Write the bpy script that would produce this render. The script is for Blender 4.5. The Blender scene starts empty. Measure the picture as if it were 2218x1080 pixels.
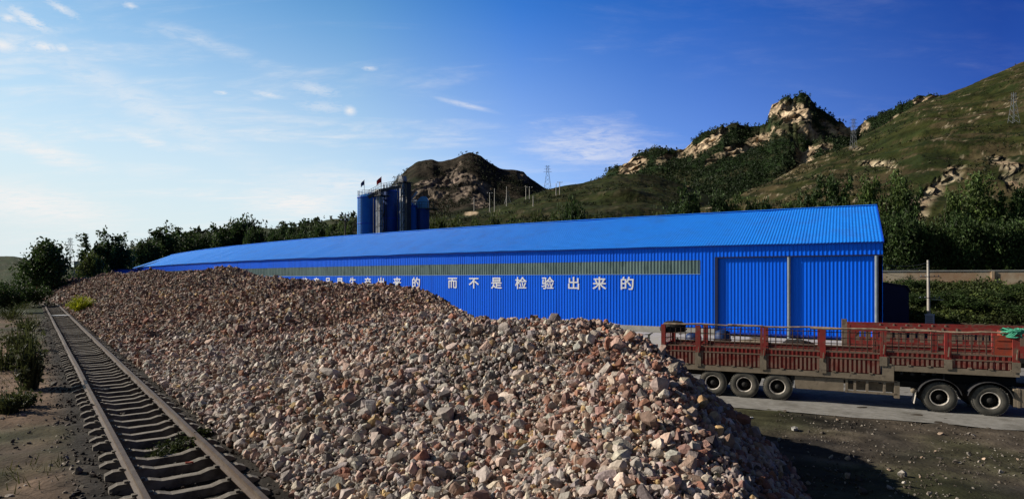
import bpy, bmesh, math, random
import numpy as np
from mathutils import Vector, Matrix
R = math.radians
random.seed(7)
rng = np.random.default_rng(11)
S = bpy.context.scene
COL = S.collection

# ------------------------------------------------------------------ camera
F, CX, HY, CH = 1350.0, 1109.0, 604.0, 4.75        # focal length, centre column, horizon row (px of the 2218 frame), eye height
cam_d = bpy.data.cameras.new("camera")
cam = bpy.data.objects.new("camera", cam_d); COL.objects.link(cam)
cam.location = (0, 0, CH); cam.rotation_euler = (R(90), 0, 0)
cam_d.sensor_width = 36.0; cam_d.lens = 36.0 * F / 2218.0
cam_d.shift_y = (540.0 - HY) / -2218.0
cam_d.clip_start = 0.1; cam_d.clip_end = 20000
S.camera = cam

# ------------------------------------------------------------------ light
SUN_AZ, SUN_EL = R(-79), R(29)                      # azimuth from +Y, clockwise positive
sun_dir = Vector((math.sin(SUN_AZ) * math.cos(SUN_EL), math.cos(SUN_AZ) * math.cos(SUN_EL), math.sin(SUN_EL)))
sd = bpy.data.lights.new("sun", 'SUN'); sd.energy = 5.0; sd.angle = R(0.5); sd.color = (1.0, 0.90, 0.77)
so = bpy.data.objects.new("sun", sd); COL.objects.link(so)
so.rotation_euler = (-sun_dir).to_track_quat('-Z', 'Y').to_euler()
S.view_settings.view_transform = 'Standard'; S.view_settings.look = 'None'
S.view_settings.exposure = 0.18; S.view_settings.gamma = 1.0

W = bpy.data.worlds.new("World"); S.world = W; W.use_nodes = True
def build_world():
    nt = W.node_tree; N = nt.nodes; Lk = nt.links; N.clear()
    out = N.new('ShaderNodeOutputWorld'); bg = N.new('ShaderNodeBackground')
    sky = N.new('ShaderNodeTexSky'); sky.sky_type = 'NISHITA'; sky.sun_disc = False
    sky.sun_elevation = SUN_EL; sky.sun_rotation = SUN_AZ
    sky.altitude = 1500; sky.air_density = 1.0; sky.dust_density = 0.6; sky.ozone_density = 2.0
    tc = N.new('ShaderNodeTexCoord'); sep = N.new('ShaderNodeSeparateXYZ')
    Lk.new(tc.outputs['Generated'], sep.inputs[0])
    def M(op, a, b=None, c=None):
        n = N.new('ShaderNodeMath'); n.operation = op
        for i, v in enumerate((a, b, c)):
            if v is None: continue
            if isinstance(v, (int, float)): n.inputs[i].default_value = v
            else: Lk.new(v, n.inputs[i])
        return n.outputs[0]
    def ramp(v, a, b, lo=0.0, hi=1.0, smooth=True):
        n = N.new('ShaderNodeMapRange'); n.interpolation_type = 'SMOOTHSTEP' if smooth else 'LINEAR'
        Lk.new(v, n.inputs[0]); n.inputs[1].default_value = a; n.inputs[2].default_value = b
        n.inputs[3].default_value = lo; n.inputs[4].default_value = hi
        return n.outputs[0]
    x, y, z = sep.outputs
    az = M('ARCTAN2', x, y)                            # 0 = ahead, left negative
    # clear deep blue away from the sun, paler towards it; bright valley haze low on the sun's side
    cr = N.new('ShaderNodeValToRGB'); Lk.new(ramp(az, R(-40), R(38), smooth=False), cr.inputs[0]); e = cr.color_ramp.elements
    stops = [(0.0, (.92, 1.32, 1.30)), (.33, (.66, 1.24, 1.46)), (.52, (.24, .88, 1.70)), (.74, (.12, .58, 1.45)), (1.0, (.05, .24, .82))]
    while len(e) < len(stops): e.new(.5)
    for k, (p_, c_) in enumerate(stops): e[k].position = p_; e[k].color = (c_[0] / 2, c_[1] / 2, c_[2] / 2, 1)
    vm = N.new('ShaderNodeVectorMath'); vm.operation = 'MULTIPLY'; Lk.new(sky.outputs[0], vm.inputs[0]); Lk.new(cr.outputs[0], vm.inputs[1])
    mulc = N.new('ShaderNodeVectorMath'); mulc.operation = 'SCALE'; Lk.new(vm.outputs[0], mulc.inputs[0]); Lk.new(M('MULTIPLY', M('MULTIPLY', ramp(z, .36, .75, 2.0, .4), ramp(az, R(45), R(110), 1.0, .3)), ramp(az, R(-150), R(-95), .2, 1.0)), mulc.inputs['Scale'])
    low = ramp(z, 0.45, 0.03); cs = N.new('ShaderNodeValToRGB'); Lk.new(ramp(az, R(-40), R(38), smooth=False), cs.inputs[0]); e = cs.color_ramp.elements
    e[0].color = (1, 1, 1, 1); e[1].color = (.05, .05, .05, 1)
    for p_, c_ in ((.25, .93), (.51, .55), (.67, .28)): q_ = e.new(p_); q_.color = (c_, c_, c_, 1)
    haze = M('MULTIPLY', M('MULTIPLY', low, cs.outputs[0]), ramp(az, R(-130), R(-75), .12, 1.0))
    mx = N.new('ShaderNodeMix'); mx.data_type = 'RGBA'
    Lk.new(haze, mx.inputs['Factor']); Lk.new(mulc.outputs[0], mx.inputs['A'])
    mx.inputs['B'].default_value = (6.5, 7.3, 7.5, 1)
    # thin cirrus on a flat layer high above: direction / height gives the layer's own coordinates
    zz = M('MAXIMUM', z, 0.02)
    cb = N.new('ShaderNodeCombineXYZ')
    Lk.new(M('DIVIDE', x, M('ADD', zz, 0.12)), cb.inputs[0]); Lk.new(M('DIVIDE', y, M('ADD', zz, 0.12)), cb.inputs[1])
    def noise(scale, sx, sy, rot, det, off=(0, 0, 0), rough=0.6, dist=0.0):
        mp = N.new('ShaderNodeMapping'); mp.inputs['Scale'].default_value = (sx, sy, 1)
        mp.inputs['Rotation'].default_value = (0, 0, R(rot)); mp.inputs['Location'].default_value = off
        Lk.new(cb.outputs[0], mp.inputs[0])
        n = N.new('ShaderNodeTexNoise'); n.inputs['Scale'].default_value = scale; n.inputs['Detail'].default_value = det
        n.inputs['Roughness'].default_value = rough; n.inputs['Distortion'].default_value = dist
        Lk.new(mp.outputs[0], n.inputs['Vector']); return n.outputs['Fac']
    n1 = noise(1.3, 0.6, 1.9, 28, 8, (3.1, 1.7, 0), 0.62, 0.6)
    n2 = noise(4.5, 0.7, 1.4, 28, 9, (1.1, 5.2, 0), 0.66, 0.3)
    n3 = noise(13.0, 0.8, 1.3, 28, 8, (4.1, 0.2, 0), 0.7, 0.5)
    n4 = noise(34.0, 0.9, 1.2, 28, 7, (2.2, 3.3, 0), 0.7, 0.4)
    wisp = M('MULTIPLY', ramp(n1, 0.44, 0.72), ramp(n2, 0.36, 0.70))
    wisp = M('MULTIPLY', wisp, ramp(az, R(-40), R(24), 0.80, 0.08))
    el = M('ARCTANSINE' if False else 'ARCSINE', z)
    def spot(px, py, rx, ry, amt, sharp, rot=0.0):
        a0 = math.atan((px - CX) / F); e0 = math.atan((HY - py) / F * math.cos(a0))
        da = M('SUBTRACT', az, a0); de = M('SUBTRACT', el, e0)
        c, s = math.cos(R(rot)), math.sin(R(rot))
        u = M('DIVIDE', M('ADD', M('MULTIPLY', da, c), M('MULTIPLY', de, s)), rx / F)
        v = M('DIVIDE', M('SUBTRACT', M('MULTIPLY', de, c), M('MULTIPLY', da, s)), ry / F)
        d = M('SQRT', M('ADD', M('MULTIPLY', u, u), M('MULTIPLY', v, v)))
        d = M('ADD', d, M('MULTIPLY', M('SUBTRACT', n2 if rx > 60 else n4, 0.5), sharp * (1.0 if rx > 60 else 1.5)))
        return M('MULTIPLY', M('MULTIPLY', ramp(d, 1.10, -0.1), min(.95, amt * 1.5)), ramp(n3 if rx > 60 else n4, 0.28, 0.58, 0.2, 1.0))
    total = wisp
    for sp in [(758, 240, 17, 13, .75, .9), (95, 101, 30, 12, .75, 1.6), (135, 105, 16, 10, .6, 1.6), (5, 98, 34, 18, .8, 1.2), (62, 42, 44, 13, .6, 2.0, -25),
               (20, 40, 18, 9, .6, 1.8), (135, 20, 32, 9, .5, 2.0, -20), (282, 12, 16, 8, .5, 1.6),
               (1010, 228, 95, 8, .34, 1.2, -12), (1290, 318, 180, 66, .36, 1.7, -4), (650, 440, 150, 46, .62, 1.2), (740, 400, 190, 50, .40, 1.3),
               (90, 325, 130, 24, .50, 1.8, -14), (310, 298, 70, 16, .45, 1.9, -14), (580, 205, 40, 8, .45, 1.8, -5), (480, 201, 18, 5, .5, 1.6),
               (680, 192, 60, 16, .35, 2.0, -8), (700, 232, 60, 14, .3, 2.0), (800, 148, 22, 7, .4, 1.6), (430, 320, 60, 12, .3, 1.8), (60, 440, 190, 46, .6, 1.0, -8),
               (290, 215, 330, 42, .28, 1.0, -24), (440, 90, 120, 20, .25, 2.2, -10)]:
        total = M('MAXIMUM', total, spot(*sp))
    mc = N.new('ShaderNodeMix'); mc.data_type = 'RGBA'
    Lk.new(total, mc.inputs['Factor']); Lk.new(mx.outputs['Result'], mc.inputs['A']); mc.inputs['B'].default_value = (8.1, 7.9, 7.8, 1)
    Lk.new(mc.outputs['Result'], bg.inputs['Color']); bg.inputs['Strength'].default_value = 0.1
    Lk.new(bg.outputs[0], out.inputs[0])
build_world()

# ------------------------------------------------------------------ helpers
def P(px, py, Y): return Vector(((px - CX) / F * Y, Y, CH + (HY - py) / F * Y))
def tag(o, label=None, cat=None, group=None, kind=None):
    if label: o['label'] = label
    if cat: o['category'] = cat
    if group: o['group'] = group
    if kind: o['kind'] = kind
    return o
def empty(name, loc, rz=0.0):
    o = bpy.data.objects.new(name, None); COL.objects.link(o); o.empty_display_size = 0.3
    o.location = loc; o.rotation_euler = (0, 0, rz); return o
def copy_tree(o, parent=None):
    c = o.copy(); COL.objects.link(c); c.parent = parent
    for ch in [k for k in COL.objects if k.parent is o]: copy_tree(ch, c)
    return c

class MB:
    def __init__(s): s.v = []; s.f = []; s.m = []; s.sm = []
    def add(s, vs, fs, m=0, smooth=False):
        b = len(s.v); s.v += [tuple(p) for p in vs]
        for f in fs: s.f.append([b + i for i in f]); s.m.append(m); s.sm.append(smooth)
    def box(s, lo, hi, m=0, mat=None):
        x0, y0, z0 = lo; x1, y1, z1 = hi
        vs = [Vector(p) for p in ((x0, y0, z0), (x1, y0, z0), (x1, y1, z0), (x0, y1, z0), (x0, y0, z1), (x1, y0, z1), (x1, y1, z1), (x0, y1, z1))]
        if mat: vs = [mat @ p for p in vs]
        s.add(vs, [(0, 3, 2, 1), (4, 5, 6, 7), (0, 1, 5, 4), (1, 2, 6, 5), (2, 3, 7, 6), (3, 0, 4, 7)], m)
    def bar(s, a, b, w, h=None, m=0, up=(0, 0, 1)):
        a = Vector(a); b = Vector(b); h = h or w; d = (b - a).normalized(); up = Vector(up)
        if abs(d.dot(up)) > 0.98: up = Vector((1, 0, 0))
        r = d.cross(up).normalized(); u = r.cross(d)
        vs = []
        for p in (a, b):
            for sx, sy in ((-1, -1), (1, -1), (1, 1), (-1, 1)): vs.append(p + r * (sx * w / 2) + u * (sy * h / 2))
        s.add(vs, [(3, 2, 1, 0), (4, 5, 6, 7), (0, 1, 5, 4), (1, 2, 6, 5), (2, 3, 7, 6), (3, 0, 4, 7)], m)
    def tube(s, pts, rad, n=8, m=0, caps=True):
        pts = [Vector(p) for p in pts]; rs = rad if isinstance(rad, (list, tuple)) else [rad] * len(pts)
        vs = []; fs = []
        for i, p in enumerate(pts):
            d = (pts[min(i + 1, len(pts) - 1)] - pts[max(i - 1, 0)]).normalized()
            up = Vector((0, 0, 1)) if abs(d.z) < 0.9 else Vector((1, 0, 0))
            r = d.cross(up).normalized(); u = r.cross(d)
            for k in range(n):
                a = 2 * math.pi * k / n; vs.append(p + (r * math.cos(a) + u * math.sin(a)) * rs[i])
        for i in range(len(pts) - 1):
            for k in range(n):
                fs.append((i * n + k, i * n + (k + 1) % n, (i + 1) * n + (k + 1) % n, (i + 1) * n + k))
        s.add(vs, fs, m, True)
        if caps:
            s.add(vs[:n], [tuple(range(n))], m); s.add(vs[-n:], [tuple(reversed(range(n)))], m)
    def lathe(s, prof, axis='z', o=(0, 0, 0), n=24, m=0, smooth=True, closed=False):
        o = Vector(o); vs = []; fs = []
        for r, h in prof:
            for k in range(n):
                a = 2 * math.pi * k / n
                if axis == 'z': p = Vector((r * math.cos(a), r * math.sin(a), h))
                else: p = Vector((r * math.cos(a), h, r * math.sin(a)))
                vs.append(o + p)
        L = len(prof)
        for i in range(L if closed else L - 1):
            j = (i + 1) % L
            for k in range(n): fs.append((i * n + k, i * n + (k + 1) % n, j * n + (k + 1) % n, j * n + k))
        s.add(vs, fs, m, smooth)
    def prism(s, prof, y0, y1, m=0):   # prof in x,z ; extruded along y
        n = len(prof); vs = [(x, y0, z) for x, z in prof] + [(x, y1, z) for x, z in prof]
        s.add(vs, [tuple(range(n)), tuple(reversed(range(n, 2 * n)))] + [(i, i + n, (i + 1) % n + n, (i + 1) % n) for i in range(n)], m)
    def build(s, name, mats, parent=None):
        me = bpy.data.meshes.new(name); me.from_pydata(s.v, [], s.f)
        for m in (mats if isinstance(mats, (list, tuple)) else [mats]): me.materials.append(m)
        me.polygons.foreach_set('material_index', s.m); me.polygons.foreach_set('use_smooth', s.sm)
        bm = bmesh.new(); bm.from_mesh(me); bmesh.ops.recalc_face_normals(bm, faces=bm.faces); bm.to_mesh(me); bm.free()
        me.update()
        o = bpy.data.objects.new(name, me); COL.objects.link(o); o.parent = parent; return o

def np_mesh(name, V, Fc, mat, attrs=None, smooth=False, parent=None, link=True):
    """V (n,3), Fc (k,3|4) integer; attrs {name: per-vertex (n,) or (n,3)}"""
    me = bpy.data.meshes.new(name); k = Fc.shape[1]
    me.vertices.add(len(V)); me.vertices.foreach_set('co', np.ascontiguousarray(V, dtype=np.float32).ravel())
    me.loops.add(Fc.size); me.loops.foreach_set('vertex_index', np.ascontiguousarray(Fc, dtype=np.int32).ravel())
    me.polygons.add(len(Fc)); me.polygons.foreach_set('loop_start', np.arange(0, Fc.size, k, dtype=np.int32))
    me.polygons.foreach_set('loop_total', np.full(len(Fc), k, dtype=np.int32))
    me.polygons.foreach_set('use_smooth', np.full(len(Fc), smooth, dtype=bool))
    for an, a in (attrs or {}).items():
        a = np.asarray(a, dtype=np.float32)
        if a.ndim == 1:
            at = me.attributes.new(an, 'FLOAT', 'POINT'); at.data.foreach_set('value', a)
        else:
            at = me.attributes.new(an, 'FLOAT_COLOR', 'POINT')
            at.data.foreach_set('color', np.concatenate([a, np.ones((len(a), 1), np.float32)], 1).ravel())
    me.materials.append(mat); me.update(calc_edges=True)
    if not link: return me
    o = bpy.data.objects.new(name, me); COL.objects.link(o); o.parent = parent; return o

def hash3(i, j, k, seed=0):
    n = (i * 374761393 + j * 668265263 + k * 2147483647 + seed * 974711) & 0xffffffff
    n = ((n ^ (n >> 13)) * 1274126177) & 0xffffffff
    n = (n ^ (n >> 16)) & 0xffffffff
    return n / 4294967295.0
def vnoise(p, seed=0):
    p = np.asarray(p, float); f = np.floor(p).astype(np.int64); t = p - f; t = t * t * (3 - 2 * t)
    r = 0
    for a in (0, 1):
        for b in (0, 1):
            for c in (0, 1):
                w = (t[:, 0] if a else 1 - t[:, 0]) * (t[:, 1] if b else 1 - t[:, 1]) * (t[:, 2] if c else 1 - t[:, 2])
                r = r + w * hash3(f[:, 0] + a, f[:, 1] + b, f[:, 2] + c, seed)
    return r * 2 - 1
def fbm(p, oct=5, seed=0, gain=0.5):
    r = 0; a = 1.0; q = np.asarray(p, float)
    for o in range(oct): r = r + a * vnoise(q, seed + o * 17); q = q * 2.03 + 5.1; a *= gain
    return r
def ridged(p, oct=5, seed=0):
    r = 0; a = 1.0; q = np.asarray(p, float)
    for o in range(oct): r = r + a * (1 - 2 * np.abs(vnoise(q, seed + o * 13))); q = q * 2.07 + 3.3; a *= 0.5
    return r
def sstep(x, a, b):
    t = np.clip((np.asarray(x, float) - a) / (b - a), 0, 1); return t * t * (3 - 2 * t)

# ------------------------------------------------------------------ materials
def pm(name, c1, c2=None, scale=4.0, rough=0.6, metal=0.0, bump=0.0, bscale=None, detail=6, spec=0.4, stretch=(1, 1, 1), lo=0.35, hi=0.65, c3=None, s3=0.6, lo3=0.5, hi3=0.7, bdist=0.02):
    m = bpy.data.materials.new(name); m.use_nodes = True; nt = m.node_tree; N = nt.nodes; Lk = nt.links
    b = N['Principled BSDF']; b.inputs['Roughness'].default_value = rough; b.inputs['Metallic'].default_value = metal
    b.inputs['Specular IOR Level'].default_value = spec
    tc = N.new('ShaderNodeTexCoord'); mp = N.new('ShaderNodeMapping'); mp.inputs['Scale'].default_value = stretch
    Lk.new(tc.outputs['Object'], mp.inputs[0])
    def nz(sc, det=detail):
        n = N.new('ShaderNodeTexNoise'); n.inputs['Scale'].default_value = sc; n.inputs['Detail'].default_value = det; n.inputs['Roughness'].default_value = 0.62
        Lk.new(mp.outputs[0], n.inputs['Vector']); return n.outputs['Fac']
    def mixc(fac, lo, hi, A, B):
        r = N.new('ShaderNodeMapRange'); Lk.new(fac, r.inputs[0]); r.inputs[1].default_value = lo; r.inputs[2].default_value = hi
        x = N.new('ShaderNodeMix'); x.data_type = 'RGBA'; Lk.new(r.outputs[0], x.inputs['Factor'])
        if isinstance(A, tuple): x.inputs['A'].default_value = (*A, 1)
        else: Lk.new(A, x.inputs['A'])
        x.inputs['B'].default_value = (*B, 1); return x.outputs['Result']
    if c2 is None: c2 = tuple(v * 0.75 for v in c1)
    c = mixc(nz(scale), lo, hi, c1, c2)
    if c3 is not None: c = mixc(nz(s3), lo3, hi3, c, c3)
    Lk.new(c, b.inputs['Base Color'])
    if bump:
        bn = N.new('ShaderNodeBump'); bn.inputs['Strength'].default_value = bump; bn.inputs['Distance'].default_value = bdist
        Lk.new(nz(bscale or scale * 3), bn.inputs['Height']); Lk.new(bn.outputs[0], b.inputs['Normal'])
    return m
def attr_mat(name, attr='col', scale=6.0, amt=0.35, rough=0.85, bump=0.4, bscale=30.0, trans=0.0, spec=0.3, bdist=0.02):
    """base colour from a per-vertex colour times a noise"""
    m = bpy.data.materials.new(name); m.use_nodes = True; nt = m.node_tree; N = nt.nodes; Lk = nt.links
    b = N['Principled BSDF']; b.inputs['Roughness'].default_value = rough; b.inputs['Specular IOR Level'].default_value = spec
    at = N.new('ShaderNodeAttribute'); at.attribute_name = attr
    geo = N.new('ShaderNodeTexCoord')
    n = N.new('ShaderNodeTexNoise'); n.inputs['Scale'].default_value = scale; n.inputs['Detail'].default_value = 6; Lk.new(geo.outputs['Object'], n.inputs['Vector'])
    r = N.new('ShaderNodeMapRange'); Lk.new(n.outputs['Fac'], r.inputs[0]); r.inputs[1].default_value = 0.3; r.inputs[2].default_value = 0.7
    r.inputs[3].default_value = 1 - amt; r.inputs[4].default_value = 1 + amt
    v = N.new('ShaderNodeVectorMath'); v.operation = 'SCALE'; Lk.new(at.outputs['Color'], v.inputs[0]); Lk.new(r.outputs[0], v.inputs['Scale'])
    Lk.new(v.outputs[0], b.inputs['Base Color'])
    if bump:
        n2 = N.new('ShaderNodeTexNoise'); n2.inputs['Scale'].default_value = bscale; n2.inputs['Detail'].default_value = 5; Lk.new(geo.outputs['Object'], n2.inputs['Vector'])
        bn = N.new('ShaderNodeBump'); bn.inputs['Strength'].default_value = bump; bn.inputs['Distance'].default_value = bdist
        Lk.new(n2.outputs['Fac'], bn.inputs['Height']); Lk.new(bn.outputs[0], b.inputs['Normal'])
    if trans:
        tr = N.new('ShaderNodeBsdfTranslucent'); Lk.new(v.outputs[0], tr.inputs['Color'])
        mx = N.new('ShaderNodeMixShader'); mx.inputs[0].default_value = trans
        Lk.new(b.outputs[0], mx.inputs[1]); Lk.new(tr.outputs[0], mx.inputs[2]); Lk.new(mx.outputs[0], N['Material Output'].inputs['Surface'])
    return m

M_ = {}
M_['wall_blue'] = pm('blue_wall_sheet', (0.001, 0.125, 0.84), (0.001, 0.145, 0.90), 0.9, 0.5, spec=0.16, stretch=(1, 1, .05), c3=(0.002, 0.10, 0.66), s3=2.6, lo3=.52, hi3=.75)
M_['roof_blue'] = pm('blue_roof_sheet', (0.012, 0.235, 0.86), (0.016, 0.26, 0.90), 1.2, 0.40, spec=0.42, c3=(0.03, 0.19, 0.70), s3=.5, lo3=.5, hi3=.8)
M_['trim_blue'] = pm('blue_trim', (0.004, 0.05, 0.45), (0.004, 0.06, 0.5), 1.0, 0.45)
M_['navy'] = pm('navy_sheet', (0.004, 0.010, 0.06), (0.003, 0.008, 0.045), 1.0, 0.6)  # near-black blue, shade put into the colour of blue sheeting
M_['skylight'] = pm('green_fibreglass', (0.115, 0.175, 0.175), (0.18, 0.26, 0.25), 0.5, 0.35, spec=0.5, stretch=(1, 1, .3), c3=(0.055, 0.095, 0.095), s3=2.0)
M_['skylight_rib'] = pm('pale_fibreglass_rib', (.36, .42, .38), (.28, .33, .30), 2, .5)
M_['trim_pale'] = pm('pale_blue_trim', (.25, .42, .62), (.2, .35, .55), 2, .6)
M_['white_paint'] = pm('white_paint', (0.78, 0.80, 0.82), (0.7, 0.72, 0.75), 3, 0.6)
M_['grey_pipe'] = pm('grey_painted_steel', (0.22, 0.26, 0.30), (0.16, 0.19, 0.21), 2, 0.5)
M_['concrete'] = pm('concrete', (0.27, 0.265, 0.25), (0.19, 0.185, 0.17), 3.5, 0.9, bump=0.3, bscale=40, c3=(0.12, 0.115, 0.10), s3=0.7)
M_['pale_yard'] = pm('pale_yard_concrete', (.46, .44, .40), (.36, .34, .31), 1.2, .9)
M_['plinth'] = pm('pale_render', (0.42, 0.41, 0.38), (0.32, 0.31, 0.28), 1.5, 0.9)
M_['silo_blue'] = pm('silo_blue', (0.010, 0.13, 0.46), (0.016, 0.16, 0.50), 0.6, 0.5, spec=0.25)
M_['steel_pale'] = pm('weathered_pale_steel', (0.42, 0.44, 0.46), (0.28, 0.29, 0.30), 1.0, 0.6, c3=(0.16, 0.15, 0.14), s3=2.2)
M_['steel_dark'] = pm('dark_steel', (0.05, 0.05, 0.055), (0.03, 0.03, 0.03), 2.0, 0.6)
M_['flag_red'] = pm('red_cloth', (0.55, 0.015, 0.02), (0.45, 0.01, 0.015), 3, 0.8)
M_['flag_blue'] = pm('navy_cloth', (0.02, 0.05, 0.16), (0.015, 0.03, 0.1), 3, 0.8)
M_['truck_red'] = pm('worn_red_paint', (0.29, 0.028, 0.022), (0.20, 0.024, 0.018), 3.0, 0.7, c3=(0.15, 0.095, 0.065), s3=4.0, lo3=.50, hi3=.70)
M_['truck_dusty'] = pm('dusty_red_paint', (0.20, 0.14, 0.10), (0.15, 0.10, 0.07), 4.0, 0.85, c3=(0.22, 0.04, 0.03), s3=2.5, lo3=.56, hi3=.7)
M_['truck_rib'] = pm('dusty_rib_paint', (0.26, 0.12, 0.09), (0.21, 0.15, 0.11), 2.2, 0.85, c3=(0.18, 0.03, 0.022), s3=1.6, lo3=.5, hi3=.62)
M_['truck_panel'] = pm('orange_red_panel', (0.36, 0.06, 0.025), (0.26, 0.04, 0.02), 3.0, 0.7, c3=(0.14, 0.07, 0.05), s3=3.5)
M_['dust'] = pm('dust_caked_steel', (0.27, 0.22, 0.16), (0.19, 0.155, 0.11), 3.0, 0.9, c3=(0.09, 0.07, 0.055), s3=4.0, lo3=.58, hi3=.7)
M_['rusty_bar'] = pm('rusty_bar', (0.09, 0.045, 0.03), (0.05, 0.03, 0.025), 6, 0.8)
M_['tyre'] = pm('dusty_tyre', (0.085, 0.082, 0.07), (0.055, 0.053, 0.045), 5, 0.9, bump=0.2, c3=(0.15, 0.135, 0.105), s3=2.2)
M_['rim'] = pm('worn_rim', (0.60, 0.57, 0.52), (0.42, 0.38, 0.32), 8, 0.6, c3=(0.1, 0.07, 0.05), s3=7)
M_['black'] = pm('black_underbody', (0.018, 0.017, 0.016), (0.01, 0.01, 0.01), 3, 0.8)
M_['pole_wood'] = pm('peeled_pole', (0.40, 0.31, 0.22), (0.22, 0.15, 0.10), 5, 0.85, stretch=(1, 1, 1), c3=(0.10, 0.06, 0.04), s3=3)
M_['net'] = pm('green_net', (0.03, 0.28, 0.16), (0.10, 0.40, 0.28), 12, 0.8)
M_['rail'] = pm('rusty_rail', (0.092, 0.060, 0.037), (0.06, 0.038, 0.024), 5, 0.6, bump=0.15, c3=(0.12, 0.095, 0.068), s3=1.5)
M_['sleeper'] = pm('sleeper_concrete', (0.25, 0.225, 0.19), (0.18, 0.16, 0.13), 4, 0.9, bump=0.3, bscale=30, c3=(0.07, 0.058, 0.046), s3=2.2, lo3=.46, hi3=.68)
M_['brick'] = pm('old_brick', (0.46, 0.32, 0.20), (0.40, 0.24, 0.14), 1.2, 0.9, bump=0.3, c3=(0.58, 0.48, 0.34), s3=0.25, lo3=.46, hi3=.60)
M_['bark'] = pm('bark', (0.09, 0.07, 0.05), (0.05, 0.04, 0.03), 6, 0.9, bump=0.4)
M_['pylon'] = pm('galvanised_steel', (0.20, 0.215, 0.23), (0.15, 0.16, 0.17), 2, 0.6)
M_['pole_concrete'] = pm('pale_concrete_pole', (0.50, 0.47, 0.42), (0.38, 0.35, 0.31), 2, 0.9)
M_['house'] = pm('grey_render', (0.30, 0.31, 0.32), (0.24, 0.25, 0.26), 1, 0.9)
M_['litter'] = pm('white_litter', (0.7, 0.72, 0.72), (0.55, 0.58, 0.6), 6, 0.7)
M_['drum'] = pm('blue_machine_paint', (0.008, 0.03, 0.12), (0.006, 0.02, 0.07), 3, 0.5)
M_['stone'] = attr_mat('broken_limestone', scale=9.0, amt=0.30, rough=0.85, bump=0.55, bscale=28.0, bdist=0.03)
M_['leaf'] = attr_mat('leaves', scale=0.5, amt=0.35, rough=0.6, bump=0, trans=0.30, spec=0.25)
M_['hill'] = attr_mat('hillside', scale=0.12, amt=0.45, rough=0.95, bump=0.6, bscale=0.35, spec=0.05, bdist=1.5)
M_['soil'] = attr_mat('soil', scale=1.6, amt=0.30, rough=0.95, bump=0.7, bscale=9.0, spec=0.1, bdist=0.05)

# ------------------------------------------------------------------ the shed's plan: a long, gently bending wall
SX, SY, SA, SK1, SK2, SL, SW, SHE, SHR = 27.96690, 47.10173, .479, .375, -.0637, 173.3, 8.67, 2.9285 + CH, 6.45 + CH
_s = np.linspace(0, SL, 800); _a = SA + SK1 * _s / 100 + SK2 * (_s / 100) ** 2
_x = SX - np.concatenate([[0], np.cumsum((np.cos(_a)[1:] + np.cos(_a)[:-1]) / 2 * np.diff(_s))])
_y = SY + np.concatenate([[0], np.cumsum((np.sin(_a)[1:] + np.sin(_a)[:-1]) / 2 * np.diff(_s))])
def wall_xy(s, off=0.0):
    """point of the front wall line at arc length s, moved off metres towards the back (negative: towards the viewer)"""
    s = np.asarray(s, float); a = np.interp(s, _s, _a)
    x = np.interp(s, _s, _x); y = np.interp(s, _s, _y)
    x = np.where(s < 0, SX - s * math.cos(SA), x); y = np.where(s < 0, SY + s * math.sin(SA), y)
    return x + np.sin(a) * off, y + np.cos(a) * off
_px = CX + F * _x / _y
def wall_s(px): return float(np.interp(px, _px[::-1], _s[::-1]))

# ------------------------------------------------------------------ railway line coordinates
TA = math.atan((CX - 68.0) / F); TU = np.array([-math.sin(TA), math.cos(TA)]); TV = np.array([math.cos(TA), math.sin(TA)])
RAIL_L, RAIL_R, RAIL_TOP = 1.48, 2.985, 1.22
def uv(x, y): return x * TU[0] + y * TU[1], x * TV[0] + y * TV[1]
def bend(u): return -np.clip(np.asarray(u, float) - 108, 0, None) ** 2 / 150.0
def tk(u, v):
    v = v + bend(u); return np.array([u * TU[0] + v * TV[0], u * TU[1] + v * TV[1]])

# ------------------------------------------------------------------ stone heap height field
_crest = [(2.4, 2.5, 1.75), (2.75, 8, 1.98), (2.95, 10.5, 2.2), (3.2, 13.5, 2.65), (3.4, 16.3, 3.25), (3.0, 18.2, 3.5), (2.0, 18.9, 3.58), (.6, 20, 3.48)]
for px, py, Y in [(1025, 687, 24), (1002, 673, 29), (964, 652, 33.5), (928, 631, 35.5), (900, 621, 37), (860, 617, 39), (797, 612, 42), (737, 609, 45), (686, 606, 47.5), (640, 602, 50), (600, 597, 52.5), (560, 594, 55), (500, 588, 60), (450, 584, 64), (380, 586, 73), (300, 588, 85), (235, 592, 97), (165, 604, 118), (60, 616, 142), (30, 628, 160)]:
    q = P(px, py, Y); _crest.append((q.x, q.y, q.z))
_crest = np.array(_crest); _t = np.concatenate([[0], np.cumsum(np.hypot(*np.diff(_crest[:, :2], axis=0).T))])
_ct = np.concatenate([np.arange(0, 60, .4), np.arange(60, _t[-1], 1.0)])
_cr = np.stack([np.interp(_ct, _t, _crest[:, i]) for i in range(3)], 1)
_ctan = np.gradient(_cr[:, :2], axis=0)
_bumps = [(*P(445, 610, 57)[:2], .75, 3.6), (*P(590, 640, 42)[:2], .75, 2.6), (*P(700, 655, 37)[:2], .65, 2.6), (*P(300, 612, 78)[:2], .4, 5), (*P(860, 690, 25)[:2], .3, 2.2)]
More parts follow.
